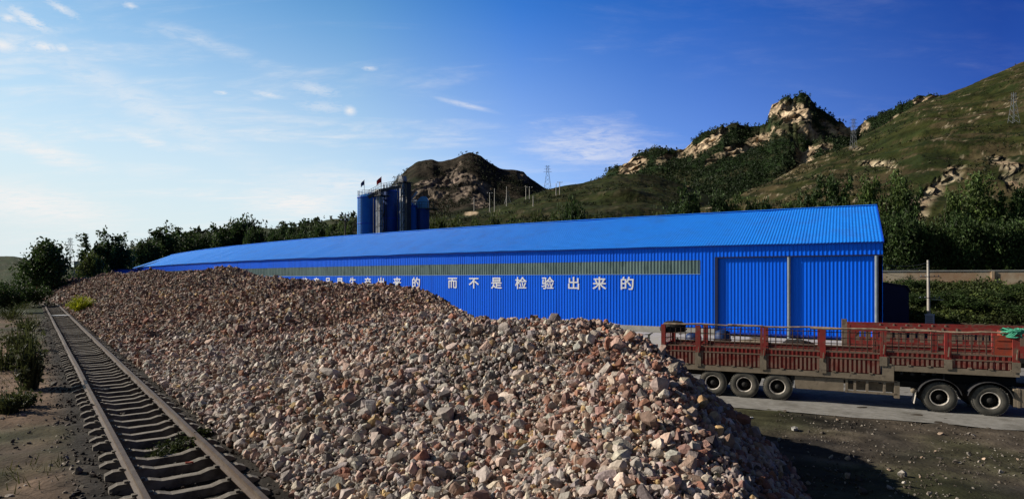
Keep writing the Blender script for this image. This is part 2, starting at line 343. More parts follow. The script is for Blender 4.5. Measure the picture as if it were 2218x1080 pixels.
def base_ground(x, y):
    x = np.asarray(x, float); y = np.asarray(y, float); u, v = uv(x, y); v = v - bend(u)
    h = 0.96 * (1 - sstep(v, 3.6, 7.5)) - .10 * sstep(v, 1.15, 1.5) * (1 - sstep(v, 3.0, 3.5))
    h = h + 0.10 * fbm(np.stack([x / 6, y / 6, 0 * x], 1), 3, 3) * sstep(np.abs(v - 2.2), 1.8, 4) * (1 - .85 * sstep(v, 6, 9))
    # bank behind the yard on the right, and the rise to the hills
    b = sstep(x, 18, 34) * sstep(y + .397 * (x - 45.7) - 80, -17, -4); h = h + b * 3.6
    h = h + sstep(y, 90, 260) * sstep(x, -60, 20) * 10
    return h
def heap_raw(x, y):
    x = np.asarray(x, float); y = np.asarray(y, float)
    best = np.full(len(x), 1e18); idx = np.zeros(len(x), int)
    for c0 in range(0, len(x), 10000):
        sl = slice(c0, c0 + 10000)
        d = (x[sl, None] - _cr[None, :, 0]) ** 2 + (y[sl, None] - _cr[None, :, 1]) ** 2
        idx[sl] = d.argmin(1); best[sl] = d.min(1)
    d = np.sqrt(best); c = _cr[idx]; tn = _ctan[idx]
    side = (x - c[:, 0]) * tn[:, 1] - (y - c[:, 1]) * tn[:, 0]       # positive: right of the crest (yard side)
    u, v = uv(x, y); v = v - bend(u); uc, vc = uv(c[:, 0], c[:, 1]); vc = vc - bend(uc)
    v0 = 3.15
    t = np.clip((v - v0) / np.maximum(vc - v0, .5), 0, 1)
    hl = 0.9 + (c[:, 2] - 0.9) * (1.12 * t - .12 * t ** 3) ** .92
    hl = np.where(v < v0, 0.9 - (v0 - v) * 1.2, hl)
    hr = c[:, 2] - np.maximum(d - .1, 0) * 0.87
    h = np.where(side > 0, hr, np.minimum(hl, c[:, 2] + .05))
    return h
_hu = np.arange(-6, 192, .4); _hv = np.arange(1.6, 30, .3)
def _grid_heap():
    U, Vv = np.meshgrid(_hu, _hv, indexing='ij'); v = Vv.ravel() + bend(U.ravel())
    g = heap_raw(U.ravel() * TU[0] + v * TV[0], U.ravel() * TU[1] + v * TV[1]).reshape(U.shape); g = np.maximum(g, -2)
    k = np.exp(-np.arange(-5, 6) ** 2 / (2 * 1.7 ** 2)); k /= k.sum()
    for ax in (0, 1):
        p = np.pad(g, [(5, 5) if a == ax else (0, 0) for a in (0, 1)], mode='edge'); g = sum(w_ * np.take(p, np.arange(i_, i_ + g.shape[ax]), axis=ax) for i_, w_ in enumerate(k))
    return g
_HG = _grid_heap()
def heap(x, y, rough=True):
    x = np.asarray(x, float); y = np.asarray(y, float); u, v = uv(x, y); v = v - bend(u)
    fu = (u - _hu[0]) / .4; fv = (v - _hv[0]) / .3; ins = (fu > 0) & (fu < len(_hu) - 2) & (fv > 0) & (fv < len(_hv) - 2)
    fu = np.clip(fu, 0, len(_hu) - 2.001); fv = np.clip(fv, 0, len(_hv) - 2.001); a = fu.astype(int); b = fv.astype(int); ta = fu - a; tb = fv - b
    h = _HG[a, b] * (1 - ta) * (1 - tb) + _HG[a + 1, b] * ta * (1 - tb) + _HG[a, b + 1] * (1 - ta) * tb + _HG[a + 1, b + 1] * ta * tb
    h = np.where(ins, h, -3.0)
    if rough:
        m = sstep(h - base_ground(x, y), 0.1, 1.0); p = np.stack([x, y, 0 * x], 1)
        h = h + m * (0.24 * fbm(p / 4.2, 3, 21) + .10 * fbm(p / 1.3, 2, 5)) * np.where(v > 12, .6, 1)
        for bx, by, am, rd in _bumps: h = h + am * np.exp(-((x - bx) ** 2 + (y - by) ** 2) / rd ** 2) * m
    return h

# ------------------------------------------------------------------ ground sheet, reaching the horizon
def grid_faces(n, m):
    i = np.arange(n - 1)[:, None] * m + np.arange(m - 1)[None, :]
    i = i.ravel(); return np.stack([i, i + 1, i + m + 1, i + m], 1)
def build_ground():
    az = np.radians(np.linspace(-75, 75, 420)); r = np.concatenate([np.linspace(1.2, 40, 170), np.geomspace(40.6, 9000, 150)])
    A, Rr = np.meshgrid(az, r, indexing='ij'); x = (np.sin(A) * Rr).ravel(); y = (np.cos(A) * Rr).ravel()
    z = base_ground(x, y); p = np.stack([x, y, 0 * x], 1)
    z = z + 0.035 * fbm(p * 1.7, 4, 9) * (np.hypot(x, y) < 60)
    hz = heap(x, y, False); z = np.where(hz > z + .15, z - .25, z)
    u, v = uv(x, y); vv = v - bend(u)
    dirt = np.array([0.080, 0.066, 0.050]); dark = np.array([0.030, 0.027, 0.023]); olive = np.array([0.040, 0.045, 0.018])
    red = np.array([0.165, 0.112, 0.076]); ballast = np.array([0.034, 0.030, 0.026]); grass = np.array([0.035, 0.048, 0.016])
    n = fbm(p / 2.6, 5, 31); n2 = fbm(p / 9, 4, 41); n3 = fbm(p / .5, 3, 51)
    def mix(a, b, t): return a * (1 - t[:, None]) + b * t[:, None]
    c = np.tile(dirt, (len(x), 1)); c = mix(c, dark, sstep(n + .6 * n2, -.1, .7)); c = mix(c, olive, sstep(n2 - .3 * n, .1, .7) * .7)
    left = 1 - sstep(vv, 0, 1.2)
    cl = mix(np.tile(red, (len(x), 1)), np.array([0.088, 0.068, 0.050])[None] * np.ones((len(x), 1)), sstep(n2 + .4 * n, -.2, .6)); cl = mix(cl, grass, sstep(fbm(p / 5 + 7, 4, 77) + sstep(y, 18, 60) * .8, .45, 1.0) * .8)
    c = mix(c, cl, left)
    tr = sstep(vv, .4, 1.0) * (1 - sstep(vv, 3.4, 4.4)); c = mix(c, ballast, tr)
    far = sstep(y, 60, 75); c = mix(c, np.array([0.028, 0.04, 0.014])[None] * np.ones((len(x), 1)), far * np.ones(len(x)))
    al = x * .911 - y * .413; ac = x * .413 + y * .911; rut = fbm(np.stack([al / 9, ac / .55, 0 * x], 1), 4, 57); c = c * (1 + .45 * np.clip(rut, -1, 1)[:, None] * (vv > 6)[:, None])
    c = c * (1 + .35 * n3[:, None])
    o = np_mesh('ground', np.stack([x, y, z], 1), grid_faces(420, 320), M_['soil'], {'col': np.clip(c, .005, 1)}, True)
    tag(o, kind='structure')
build_ground()

def sheet(name, pts_fn, nu, nv, lift, mat, kind='structure'):
    uu, vv = np.meshgrid(np.linspace(0, 1, nu), np.linspace(0, 1, nv), indexing='ij')
    x, y = pts_fn(uu.ravel(), vv.ravel()); z = base_ground(x, y) + lift
    o = np_mesh(name, np.stack([x, y, z], 1), grid_faces(nu, nv), mat, None, True); tag(o, kind=kind); return o
# concrete yard road: runs along under the trucks; its near edge is ragged
RD = np.array([.911, -.413]); RN = np.array([.413, .911])
def road_pts(a, b):
    s = -14 + a * 60
    n = fbm(np.stack([s / 1.1, 0 * s, 0 * s], 1), 4, 8) * .12
    w0 = -2.15 + n; w1 = 15.0
    x0 = 8.13 + RD[0] * s; y0 = 25.3 + RD[1] * s
    w = w0 + (w1 - w0) * b
    return x0 + RN[0] * w, y0 + RN[1] * w
sheet('concrete_road', road_pts, 240, 24, .03, M_['concrete'])
def yard_pts(a, b):
    s = -4 + a * 110; off = -.4 - b * 18
    return wall_xy(s, off)
sheet('concrete_yard', yard_pts, 120, 20, .02, M_['pale_yard'])

# ------------------------------------------------------------------ hills
def hill(name, crest, foot, nx, ny, seed, amp, colfn, rocks=(), back=1.6, prof=1.15, rockamp=0.0, ridge=0.5, crough=0.0):
    c = np.array(crest, float); px = np.linspace(c[0, 0], c[-1, 0], nx)
    cy = np.interp(px, c[:, 0], c[:, 1]); cY = np.interp(px, c[:, 0], c[:, 2])
    w_ = max(1, int(5 * nx / (px[-1] - px[0]))); kk = np.ones(2 * w_ + 1) / (2 * w_ + 1); cy = np.convolve(np.pad(cy, w_, mode='edge'), kk, 'valid'); cy = cy + crough * fbm(np.stack([px / 11, 0 * px, 0 * px + seed], 1), 4, seed)
    fy, fY = foot
    t = np.concatenate([np.linspace(0, 1, ny), 1 + np.linspace(.04, 1, 10) * .6])
    T, PX = np.meshgrid(t, px, indexing='ij'); CYg = np.broadcast_to(cy, T.shape); CDg = np.broadcast_to(cY, T.shape)
    tt = np.clip(T, 0, 1); Y = fY + (CDg - fY) * T
    hc = CH + (HY - CYg) / F * CDg; hf = CH + (HY - fy) / F * fY
    h = hf + (hc - hf) * tt ** prof
    h = np.where(T > 1, hc - (T - 1) * (hc - hf) * back, h)
    X = (PX - CX) / F * CDg * (Y / CDg)                      # straight up the slope, seen from the valley
    V = np.stack([X.ravel(), Y.ravel(), h.ravel()], 1)
    L = amp * 9
    wgt = (np.sin(np.clip(tt, 0, 1) * math.pi * .93) ** .6).ravel() * .9 + .12
    p = V / L
    n = fbm(p, 5, seed) * (1 - ridge) + (ridged(p * .8, 5, seed + 5) - .2) * ridge
    V[:, 2] += amp * n * wgt; V[:, 1] -= amp * .6 * fbm(p + 9, 4, seed + 2) * wgt
    qx = CX + F * V[:, 0] / V[:, 1]; qy = HY - F * (V[:, 2] - CH) / V[:, 1]
    rock = np.zeros(len(V)); nn = fbm(V / (amp * 3.0), 4, seed + 31); n2 = fbm(V * np.array([1, 1, .35]) / (amp * .9), 4, seed + 37)
    for (rx, ry, a, b, rot, k) in rocks:
        a, b = a * 1.12, b * 1.12
        ca, sa = math.cos(R(rot)), math.sin(R(rot)); dx = qx - rx; dy = qy - ry
        d = np.sqrt(((dx * ca + dy * sa) / a) ** 2 + ((-dx * sa + dy * ca) / b) ** 2) + .38 * nn + .22 * n2
        rock = np.maximum(rock, k * (1 - sstep(d, .72, 1.0)))
    if rockamp:
        V[:, 1] += rock * rockamp * (ridged(V * np.array([1, 1, .45]) / (amp * 1.1), 5, seed + 50) - .3); V[:, 2] += rock * rockamp * .35 * n2
    col = colfn(V, qx, qy, rock, nn, n2)
    o = np_mesh(name, V, grid_faces(len(t), nx), M_['hill'], {'col': np.clip(col, .004, 1)}, True)
    tag(o, kind='structure')
    return V, rock
def mix(a, b, t): return np.asarray(a) * (1 - t[:, None]) + np.asarray(b) * t[:, None]
ROCK = np.array([.52, .40, .27]); ROCK2 = np.array([.34, .245, .16]); FOREST = np.array([.016, .030, .010]); GRASS = np.array([.034, .038, .011]); BROWN = np.array([.075, .058, .030])
def one(c, n): return np.tile(np.asarray(c, float), (n, 1))
def col_rocky(V, qx, qy, rock, nn, n2):
    c = mix(one(FOREST, len(V)), one([.048, .048, .024], len(V)), sstep(nn + .5 * fbm(V / 9, 4, 79), -.1, .7)); r = mix(one(ROCK, len(V)), one(ROCK2, len(V)), sstep(n2, -.2, .6))
    r = mix(r, one([.05, .055, .03], len(V)), sstep(fbm(V / 7, 4, 71), .25, .6) * .8); r = r * (1 - .62 * sstep(np.abs(fbm(V * np.array([1, 1, .35]) / 5.0, 4, 75)), .30, .02))[:, None]; r = r * np.exp(.35 * fbm(V / 2.5, 3, 77))[:, None]
    return mix(c, r, rock)
def col_green(V, qx, qy, rock, nn, n2):
    c = mix(one(GRASS, len(V)), one([.022, .030, .009], len(V)), sstep(nn, -.3, .5))
    sp = sstep(fbm(V / 5.5, 4, 61) + .7 * fbm(V / 22, 3, 63) - .12 + .5 * sstep(qy, 330, 420) * (1 - sstep(qx, 1880, 1990)) + .35 * sstep(qx, 2040, 2120) * sstep(qy, 180, 330), .0, .5)
    c = mix(c, one(BROWN, len(V)), sp * .85)
    c = mix(c, one([.30, .25, .17], len(V)), sstep(fbm(V / 2.6, 3, 67), .55, .8) * sp)
    c = mix(c, one([.02, .03, .01], len(V)), sstep(fbm(V / 4.0, 3, 69), .45, .75) * .8)
    r = mix(one([.44, .37, .25], len(V)), one(ROCK2, len(V)), sstep(n2, -.2, .6)); r = mix(r, one([.04, .05, .02], len(V)), sstep(fbm(V / 3, 4, 73), .25, .55) * .8)
    r = r * (1 - .6 * sstep(np.abs(fbm(V * np.array([1, 1, .35]) / 3.0, 4, 75)), .30, .02))[:, None]
    return mix(c, r, rock)
def col_terrace(V, qx, qy, rock, nn, n2):
    c = mix(one([.026, .033, .010], len(V)), one([.040, .038, .016], len(V)), sstep(nn, -.2, .5))
    band = np.sin(V[:, 2] * 1.15 + 1.2 * nn); c = mix(c, one([.022, .030, .011], len(V)), sstep(band + .5 * n2, .1, .9) * .8)
    c = mix(c, one([.10, .085, .05], len(V)), sstep(fbm(V / 3.5, 3, 81), .5, .8) * .6)
    return mix(c, one(ROCK, len(V)), rock)
def col_quarry(V, qx, qy, rock, nn, n2):
    c = mix(one([.017, .020, .011], len(V)), one([.040, .033, .024], len(V)), sstep(nn + .6 * sstep(qx, 900, 960), -.1, .6))
    r = mix(one([.30, .235, .185], len(V)), one([.13, .105, .083], len(V)), sstep(n2 + .5 * nn, -.1, .6)); r = mix(r, one([.32, .25, .20], len(V)), sstep(fbm(V * np.array([1, 1, .4]) / 12, 4, 83), .4, .7)); r = r * (1 - .5 * sstep(np.abs(fbm(V * np.array([1, 1, .3]) / 6.0, 4, 75)), .30, .02))[:, None]
    return mix(c, r, rock)
def col_far(V, qx, qy, rock, nn, n2):
    return mix(one([.045, .060, .030], len(V)), one([.07, .075, .045], len(V)), sstep(nn, -.2, .5))

hill('far_hill', [(-260, 548, 1900), (-60, 552, 1900), (30, 556, 1850), (80, 566, 1800), (170, 580, 1700), (300, 590, 1700)], (640, 700), 120, 24, 3, 6, col_far)
V_E, _ = hill('left_hill', [(215, 590, 900), (262, 556, 950), (285, 533, 950), (305, 528, 950), (340, 521, 950), (400, 506, 950), (430, 501, 950), (450, 505, 940), (500, 506, 930), (560, 495, 920), (590, 499, 900), (640, 493, 880), (700, 481, 850), (760, 473, 820), (800, 466, 800), (900, 462, 780), (980, 470, 760)],
     (625, 420), 220, 40, 5, 7, col_far)
V_D, R_D = hill('quarry_mountain', [(740, 505, 540), (780, 472, 560), (810, 440, 570), (835, 412, 580), (860, 386, 590), (880, 364, 600), (905, 349, 600), (935, 345, 600), (955, 351, 600), (985, 344, 600), (1003, 336, 600), (1020, 332, 605), (1040, 338, 605), (1060, 355, 605), (1085, 363, 610), (1110, 367, 610), (1135, 374, 610), (1150, 390, 610), (1180, 409, 610), (1210, 424, 610), (1300, 452, 600)],
     (545, 360), 340, 110, 12, 9, col_quarry, rocks=[(968, 390, 60, 26, -34, 1), (925, 420, 44, 22, -30, .95), (1010, 395, 30, 26, 30, .9), (1040, 420, 22, 26, 10, .7), (1130, 380, 14, 8, 30, .5), (990, 425, 40, 10, -20, .6)], rockamp=4.5, prof=1.2, crough=0.9, ridge=.4)
V_B, R_B = hill('rocky_mountain', [(1240, 440, 640), (1300, 396, 645), (1340, 371, 650), (1380, 345, 650), (1410, 330, 655), (1440, 325, 655), (1475, 333, 660), (1500, 305, 665), (1530, 286, 670), (1560, 273, 670), (1585, 265, 675), (1610, 273, 680), (1640, 274, 680), (1663, 263, 685), (1671, 240, 690), (1679, 224, 690), (1710, 216, 690), (1740, 212, 695), (1757, 220, 700), (1775, 240, 700), (1800, 256, 700), (1830, 271, 700), (1850, 287, 690), (1865, 268, 680), (1900, 250, 680), (1930, 240, 680), (1960, 228, 680), (1985, 217, 680), (2010, 212, 680), (2045, 213, 680), (2080, 225, 690), (2200, 260, 700)],
     (520, 400), 460, 130, 21, 12, col_rocky, rocks=[(1713, 243, 48, 25, 0, 1), (1533, 312, 44, 12, -42, 1), (1508, 322, 22, 7, -42, .9), (1630, 315, 34, 15, -18, 1), (1592, 330, 22, 17, 10, 1), (1752, 284, 38, 16, 28, 1), (1822, 287, 44, 14, -8, 1), (1370, 357, 30, 14, -28, 1), (2015, 220, 34, 10, 5, 1), (1975, 250, 34, 10, -28, .95), (1480, 328, 22, 10, -40, .7), (1945, 262, 36, 10, -28, .9), (1690, 285, 24, 8, 20, .7), (1868, 275, 16, 10, 0, .8), (1440, 345, 18, 8, -20, .5), (1562, 288, 22, 8, -40, .8), (1655, 296, 20, 10, 0, .85), (1790, 268, 16, 7, 30, .7), (1545, 345, 22, 8, -30, .6)], rockamp=8, prof=1.1, ridge=.6, crough=3.8)
V_B2, R_B2 = hill('forested_spur', [(1400, 470, 470), (1440, 432, 480), (1490, 402, 490), (1530, 384, 500), (1570, 360, 505), (1610, 345, 510), (1650, 328, 520), (1690, 300, 530), (1712, 296, 535), (1726, 318, 535), (1735, 342, 530), (1750, 322, 525), (1775, 305, 525), (1800, 304, 530), (1830, 312, 530), (1880, 330, 530)],
     (540, 300), 260, 70, 33, 9, col_rocky, rocks=[(1743, 328, 19, 32, 0, 1), (1790, 318, 16, 9, 0, .8), (1712, 372, 14, 8, 0, .7), (1480, 410, 30, 6, -25, .6)], rockamp=7, prof=1.05, crough=2.0)
V_A, R_A = hill('green_hill', [(1330, 515, 250), (1400, 492, 258), (1480, 466, 270), (1560, 438, 290), (1640, 404, 315), (1720, 368, 335), (1800, 333, 355), (1850, 312, 375), (1900, 284, 395), (1950, 250, 415), (2000, 222, 430), (2040, 208, 440), (2100, 184, 450), (2160, 160, 460), (2218, 134, 470), (2350, 88, 480), (2560, 60, 480)],
     (585, 105), 420, 130, 44, 4.0, col_green, rocks=[(1905, 354, 52, 9, 3, 1), (2062, 378, 30, 16, -30, 1), (2028, 412, 34, 18, -40, .95), (2180, 358, 34, 14, 25, 1), (2200, 385, 36, 16, 15, .95), (1855, 322, 16, 5, 0, .7), (2205, 410, 24, 8, 0, .8), (1990, 455, 20, 30, 10, .8)], rockamp=3.5, prof=1.12, ridge=.35)
V_C, R_C = hill('terraced_hill', [(860, 520, 300), (905, 480, 325), (940, 468, 330), (1000, 463, 340), (1060, 450, 350), (1110, 432, 360), (1160, 419, 370), (1190, 411, 375), (1250, 398, 385), (1300, 385, 395), (1340, 376, 400), (1385, 375, 405), (1420, 384, 405), (1470, 400, 400), (1520, 420, 390), (1580, 442, 380), (1640, 470, 370)],
     (570, 130), 300, 80, 52, 3.0, col_terrace, rocks=[(1020, 462, 14, 4, 0, .8)], ridge=.3)

# ------------------------------------------------------------------ foliage made of many small leaf faces
def leaf_quads(C, size, rr, flat=0.0, elong=1.6):
    n = len(C); a = rr.normal(size=(n, 3)); a[:, 2] *= 1 - flat; a /= np.linalg.norm(a, axis=1, keepdims=True) + 1e-9
    b = rr.normal(size=(n, 3)); b -= a * (a * b).sum(1, keepdims=True); b /= np.linalg.norm(b, axis=1, keepdims=True) + 1e-9
    s = np.asarray(size).reshape(-1, 1) * rr.uniform(.6, 1.3, (n, 1)); nrm = np.cross(a, b) * s * .25
    V = np.stack([C - a * s * elong / 2, C + b * s / 2 + nrm, C + a * s * elong / 2, C - b * s / 2 + nrm], 1).reshape(-1, 3)
    return V, np.arange(n * 4).reshape(-1, 4)
def leaf_cols(n, rr, base, var=.35, yellow=.15):
    c = np.tile(np.asarray(base, float), (n, 1)) * np.exp(rr.normal(0, var, (n, 1))); y = rr.uniform(0, yellow, (n, 1)); c = c * (1 + y * np.array([[1.2, .6, -.3]]))
    return np.repeat(np.clip(c, .004, .5), 4, 0)
def crown_mesh(seed, kind='broad', n=3600, leaf=.36, base=(.030, .055, .014)):
    """unit tree: height 1 x width about 1 (scaled afterwards); returns crown mesh, trunk mesh"""
    rr = np.random.default_rng(seed)
    if kind == 'broad': shape = [(rr.uniform(-.28, .28), rr.uniform(-.28, .28), rr.uniform(.36, .86), rr.uniform(.13, .24)) for _ in range(22)]
    elif kind == 'tall':
        shape = []
        for k in range(4):
            ox, oy, tp = rr.uniform(-.24, .24), rr.uniform(-.24, .24), rr.uniform(.8, 1.0)
            for z in np.linspace(.22, tp - .05, 8): shape.append((ox + rr.normal(0, .05), oy + rr.normal(0, .05), z, (.26 - .17 * (z / tp)) * rr.uniform(.75, 1.2)))
    elif kind == 'bush': shape = [(rr.uniform(-.4, .4), rr.uniform(-.4, .4), rr.uniform(.15, .72), rr.uniform(.14, .26)) for _ in range(24)]
    else: shape = [(rr.normal(0, .04), rr.normal(0, .04), z, .20 * math.sin(math.pi * min(1, max(.15, (z - .05) / .95))) * rr.uniform(.8, 1.15) + .03) for z in np.linspace(.16, .93, 12)]
    if kind == 'broad': shape = [q for q in shape if (q[0] ** 2 + q[1] ** 2) < .11 * (1.25 - abs(q[2] - .55) * 1.9)] + [(0, 0, .8, .16), (0, 0, .5, .24), (.1, -.1, .9, .09), (-.12, .05, .86, .1)]
    C = []; col = []
    w = np.array([q[3] ** 2 for q in shape]); w /= w.sum()
    for q, k in zip(shape, w):
        m = int(n * k); d = rr.normal(size=(m, 3)); d /= np.linalg.norm(d, axis=1, keepdims=True); r = q[3] * rr.uniform(.35, 1.18, (m, 1)) ** .6
        # lobes are broken into twig clusters so that gaps show
        tw = rr.normal(size=(max(6, m // 26), 3)); tw /= np.linalg.norm(tw, axis=1, keepdims=True)
        j = rr.integers(0, len(tw), m); d = tw[j] + d * .50
        pts = np.array(q[:3]) + d * r; C.append(pts); col.append(np.full(m, rr.uniform(.75, 1.3)))
    C = np.concatenate(C); col = np.concatenate(col); C[:, 2] = np.abs(C[:, 2] - .03) + .03
    return C, col, shape
def tree_protos(kind, seeds, H, Wd, n, leaf, base):
    res = []
    for sdd in seeds:
        rr = np.random.default_rng(sdd + 500); C, col, shape = crown_mesh(sdd, kind, n); C = C * np.array([Wd, Wd, H])
        V, Fc = leaf_quads(C, np.full(len(C), leaf), rr); cc = leaf_cols(len(C), rr, base) * np.repeat(col, 4)[:, None]
        me = np_mesh('crown', V, Fc, M_['leaf'], {'col': cc}, False, link=False)
        mb = MB(); mb.tube([(0, 0, -.5), (.04 * Wd * .3, 0, H * .25), (0, .03 * Wd, H * .55), (0, 0, H * .82)], [.035 * H * .5, .028 * H * .5, .018 * H * .5, .005 * H * .5], 8)
        for k in range(7):
            q = shape[rr.integers(0, len(shape))]; z0 = min(q[2] * .7, .6) * H; mb.tube([(0, 0, z0), (q[0] * Wd * .5, q[1] * Wd * .5, z0 + (q[2] * H - z0) * .6), (q[0] * Wd, q[1] * Wd, q[2] * H)], [.010 * H * .5, .007 * H * .5, .002 * H * .5], 5, caps=False)
        t = mb.build('trunk', M_['bark']); tm = t.data; bpy.data.objects.remove(t)
        res.append((me, tm))
    return res
DK = (.036, .064, .018); MD = (.060, .094, .024); LT = (.060, .082, .020)
PROTO = {
    'broad': (tree_protos('broad', (1, 2, 3), 10, 10, 7600, .34, DK), 10, 10),
    'tall': (tree_protos('tall', (4, 5, 6), 14, 9, 8200, .35, DK), 14, 9),
    'bush': (tree_protos('bush', (7, 8), 5, 7, 3800, .26, DK), 5, 7),
    'poplar': (tree_protos('poplar', (9, 10), 12, 8, 2600, .36, DK), 12, 8),
    'light': (tree_protos('broad', (11, 12), 8, 9, 4200, .34, LT), 8, 9),
    'mid': (tree_protos('tall', (13, 14), 12, 10, 9500, .29, MD), 12, 10),
}
_tc = [0]
def tree(px, top, wpx, Y, kind, label, group, name='broadleaf_tree', ground=None, hmin=None):
    q = P(px, top, Y); g = float(base_ground([q.x], [Y])[0]) if ground is None else ground
    if hmin is None: pass
    H = max(q.z - g, 1.0); Wd = wpx / F * Y
    protos, h0, w0 = PROTO[kind]; _tc[0] += 1; me, tm = protos[_tc[0] % len(protos)]
    root = empty(name, (q.x, Y, g), random.uniform(0, 6.28)); kx = Wd / (w0 * (.95 if kind != 'poplar' else .5)); root.scale = (kx, kx, H / (h0 * 1.0))
    tag(root, label, 'tree' if 'shrub' not in name else 'shrub', group)
    for nm, m in (('trunk', tm), ('crown', me)):
        o = bpy.data.objects.new(nm, m); COL.objects.link(o); o.parent = root
    return root
GL = 'trees beyond the far end of the shed'; GM = 'trees behind the long blue roof'; GR = 'tall trees behind the right end of the shed'
for a in [
    (103, 529, 108, 108, 'broad', 'dark round-topped tree standing alone at the far left of the stone pile', GL),
    (212, 513, 84, 150, 'tall', 'dark tree touching the taller double-topped tree left of the shed end', GL),
    (256, 500, 96, 154, 'tall', 'taller of the two dark trees just left of the low end of the shed', GL),
    (196, 545, 60, 140, 'light', 'low spreading tree at the foot of the dark double trees', GL),
    (318, 520, 66, 185, 'broad', 'low dark tree right above the tip of the far roof end', GL),
    (352, 486, 120, 195, 'tall', 'tall dark spiky tree rising over the far roof end', GL),
    (404, 497, 70, 200, 'tall', 'narrower spiky tree right of the tall one over the far roof end', GL),
    (440, 508, 60, 198, 'broad', 'lower dark tree filling the gap before the big bright-leaved tree', GL),
    (482, 482, 90, 195, 'tall', 'left half of the big tree clump over the far roof', GL),
    (522, 480, 96, 200, 'broad', 'highest tree of the clump left of the hazy hillside', GL),
    (553, 494, 52, 190, 'broad', 'rounded tree at the right end of the big tree clump', GL),
    (588, 492, 22, 182, 'poplar', 'first thin dark tree right of the big clump, standing clear', GM),
    (612, 485, 26, 180, 'poplar', 'second thin dark tree right of the big clump', GM),
    (632, 484, 28, 178, 'poplar', 'thin dark tree with a forked top before the hazy hillside', GM),
    (657, 481, 30, 176, 'poplar', 'fourth thin dark tree, tallest of its row by the hillside', GM),
    (600, 510, 60, 170, 'broad', 'low dark tree at the feet of the thin row', GM),
    (655, 506, 70, 160, 'broad', 'low spreading tree under the tallest thin tree', GM),
    (695, 486, 56, 160, 'broad', 'mid green tree between the thin row and the wooden pole', GM),
    (727, 476, 58, 150, 'mid', 'mid green tree just left of the wooden pole by the silos', GM),
    (763, 468, 50, 145, 'mid', 'mid green tree touching the left silo', GM),
    (948, 466, 48, 128, 'light', 'yellow green tree just right of the silos', GM),
    (985, 474, 60, 126, 'light', 'round yellow green bushy tree second from the silos', GM),
    (1030, 466, 44, 124, 'mid', 'leafy tree below the middle of the bare quarry face', GM),
    (1070, 462, 58, 122, 'light', 'pale green tree below the group of grey poles', GM),
    (1118, 464, 56, 120, 'mid', 'green tree below the right foot of the quarry mountain', GM),
    (1160, 462, 52, 118, 'light', 'pale green tree below the lattice pylon on the saddle', GM),
    (1200, 456, 50, 116, 'mid', 'green tree left of the dark round one above the roof', GM),
    (1243, 444, 70, 114, 'broad', 'dark round tree in the middle of the roof ridge', GM),
    (1300, 464, 60, 112, 'light', 'low bushy tree right of the dark round one', GM),
    (1355, 466, 60, 110, 'mid', 'low green tree under the terraced hillside', GM),
    (1410, 462, 56, 109, 'light', 'low pale tree at the foot of the terraces', GM),
    (1462, 440, 60, 108, 'broad', 'dark tree left edge of the bigger dark group over the roof', GM),
    (1505, 404, 86, 106, 'tall', 'tall dark tree in front of the forested spur', GM),
    (1560, 428, 64, 105, 'broad', 'grey green tree right of the tall one before the spur', GM),
    (1608, 414, 66, 104, 'mid', 'leafy tree at the foot of the stony green slope', GM),
    (1655, 432, 62, 103, 'broad', 'small dark tree on the stony slope over the roof', GM),
    (1704, 430, 62, 102, 'mid', 'small leafy tree left of the tall right group', GM),
    (1752, 392, 84, 104, 'tall', 'leftmost of the tall trees behind the right roof end', GR),
    (1815, 374, 92, 100, 'tall', 'tall dark tree above the right part of the ridge', GR),
    (1862, 380, 80, 98, 'mid', 'tall green tree right before the ridge end', GR),
    (1920, 364, 104, 95, 'mid', 'tall tree rising straight behind the gable corner', GR),
    (1972, 398, 74, 92, 'tall', 'dark tree right of the gable with a bare slope beside it', GR),
    (1940, 470, 90, 84, 'broad', 'lower dark tree leaning over the wall by the gable', GR),
    (2045, 402, 76, 96, 'mid', 'narrower green tree right of the pale rock outcrop', GR),
    (2118, 370, 140, 93, 'mid', 'broadest leafy tree above the brick wall', GR),
    (2190, 396, 96, 91, 'tall', 'tall dark tree near the right border', GR),
    (2262, 380, 96, 91, 'mid', 'leafy tree cut by the right border', GR),
    (2010, 480, 70, 84, 'broad', 'low dark tree behind the pole and the wall', GR),
    (2075, 470, 84, 83, 'broad', 'low dark tree behind the middle of the wall', GR),
    (2150, 476, 84, 82, 'broad', 'low dark tree behind the right part of the wall', GR),
    (2215, 478, 80, 82, 'broad', 'low dark tree behind the wall at the right border', GR),
]: tree(*a)
# low shrubs about the left, behind the heap
for a in [(30, 592, 70, 120, 'bush', 'low grey green shrub below the distant dark hill', 'shrubs past the stone pile'), (160, 585, 60, 125, 'bush', 'low shrub right of the lone round tree', 'shrubs past the stone pile'),
          (60, 603, 70, 85, 'bush', 'low shrub at the foot of the lone round tree', 'shrubs past the stone pile'), (10, 606, 60, 70, 'bush', 'dark shrub at the left border by the bank', 'shrubs past the stone pile'),
          (235, 575, 50, 145, 'bush', 'small shrub touching the low blue annexe', 'shrubs past the stone pile')]:
    tree(*a, name='green_shrub')

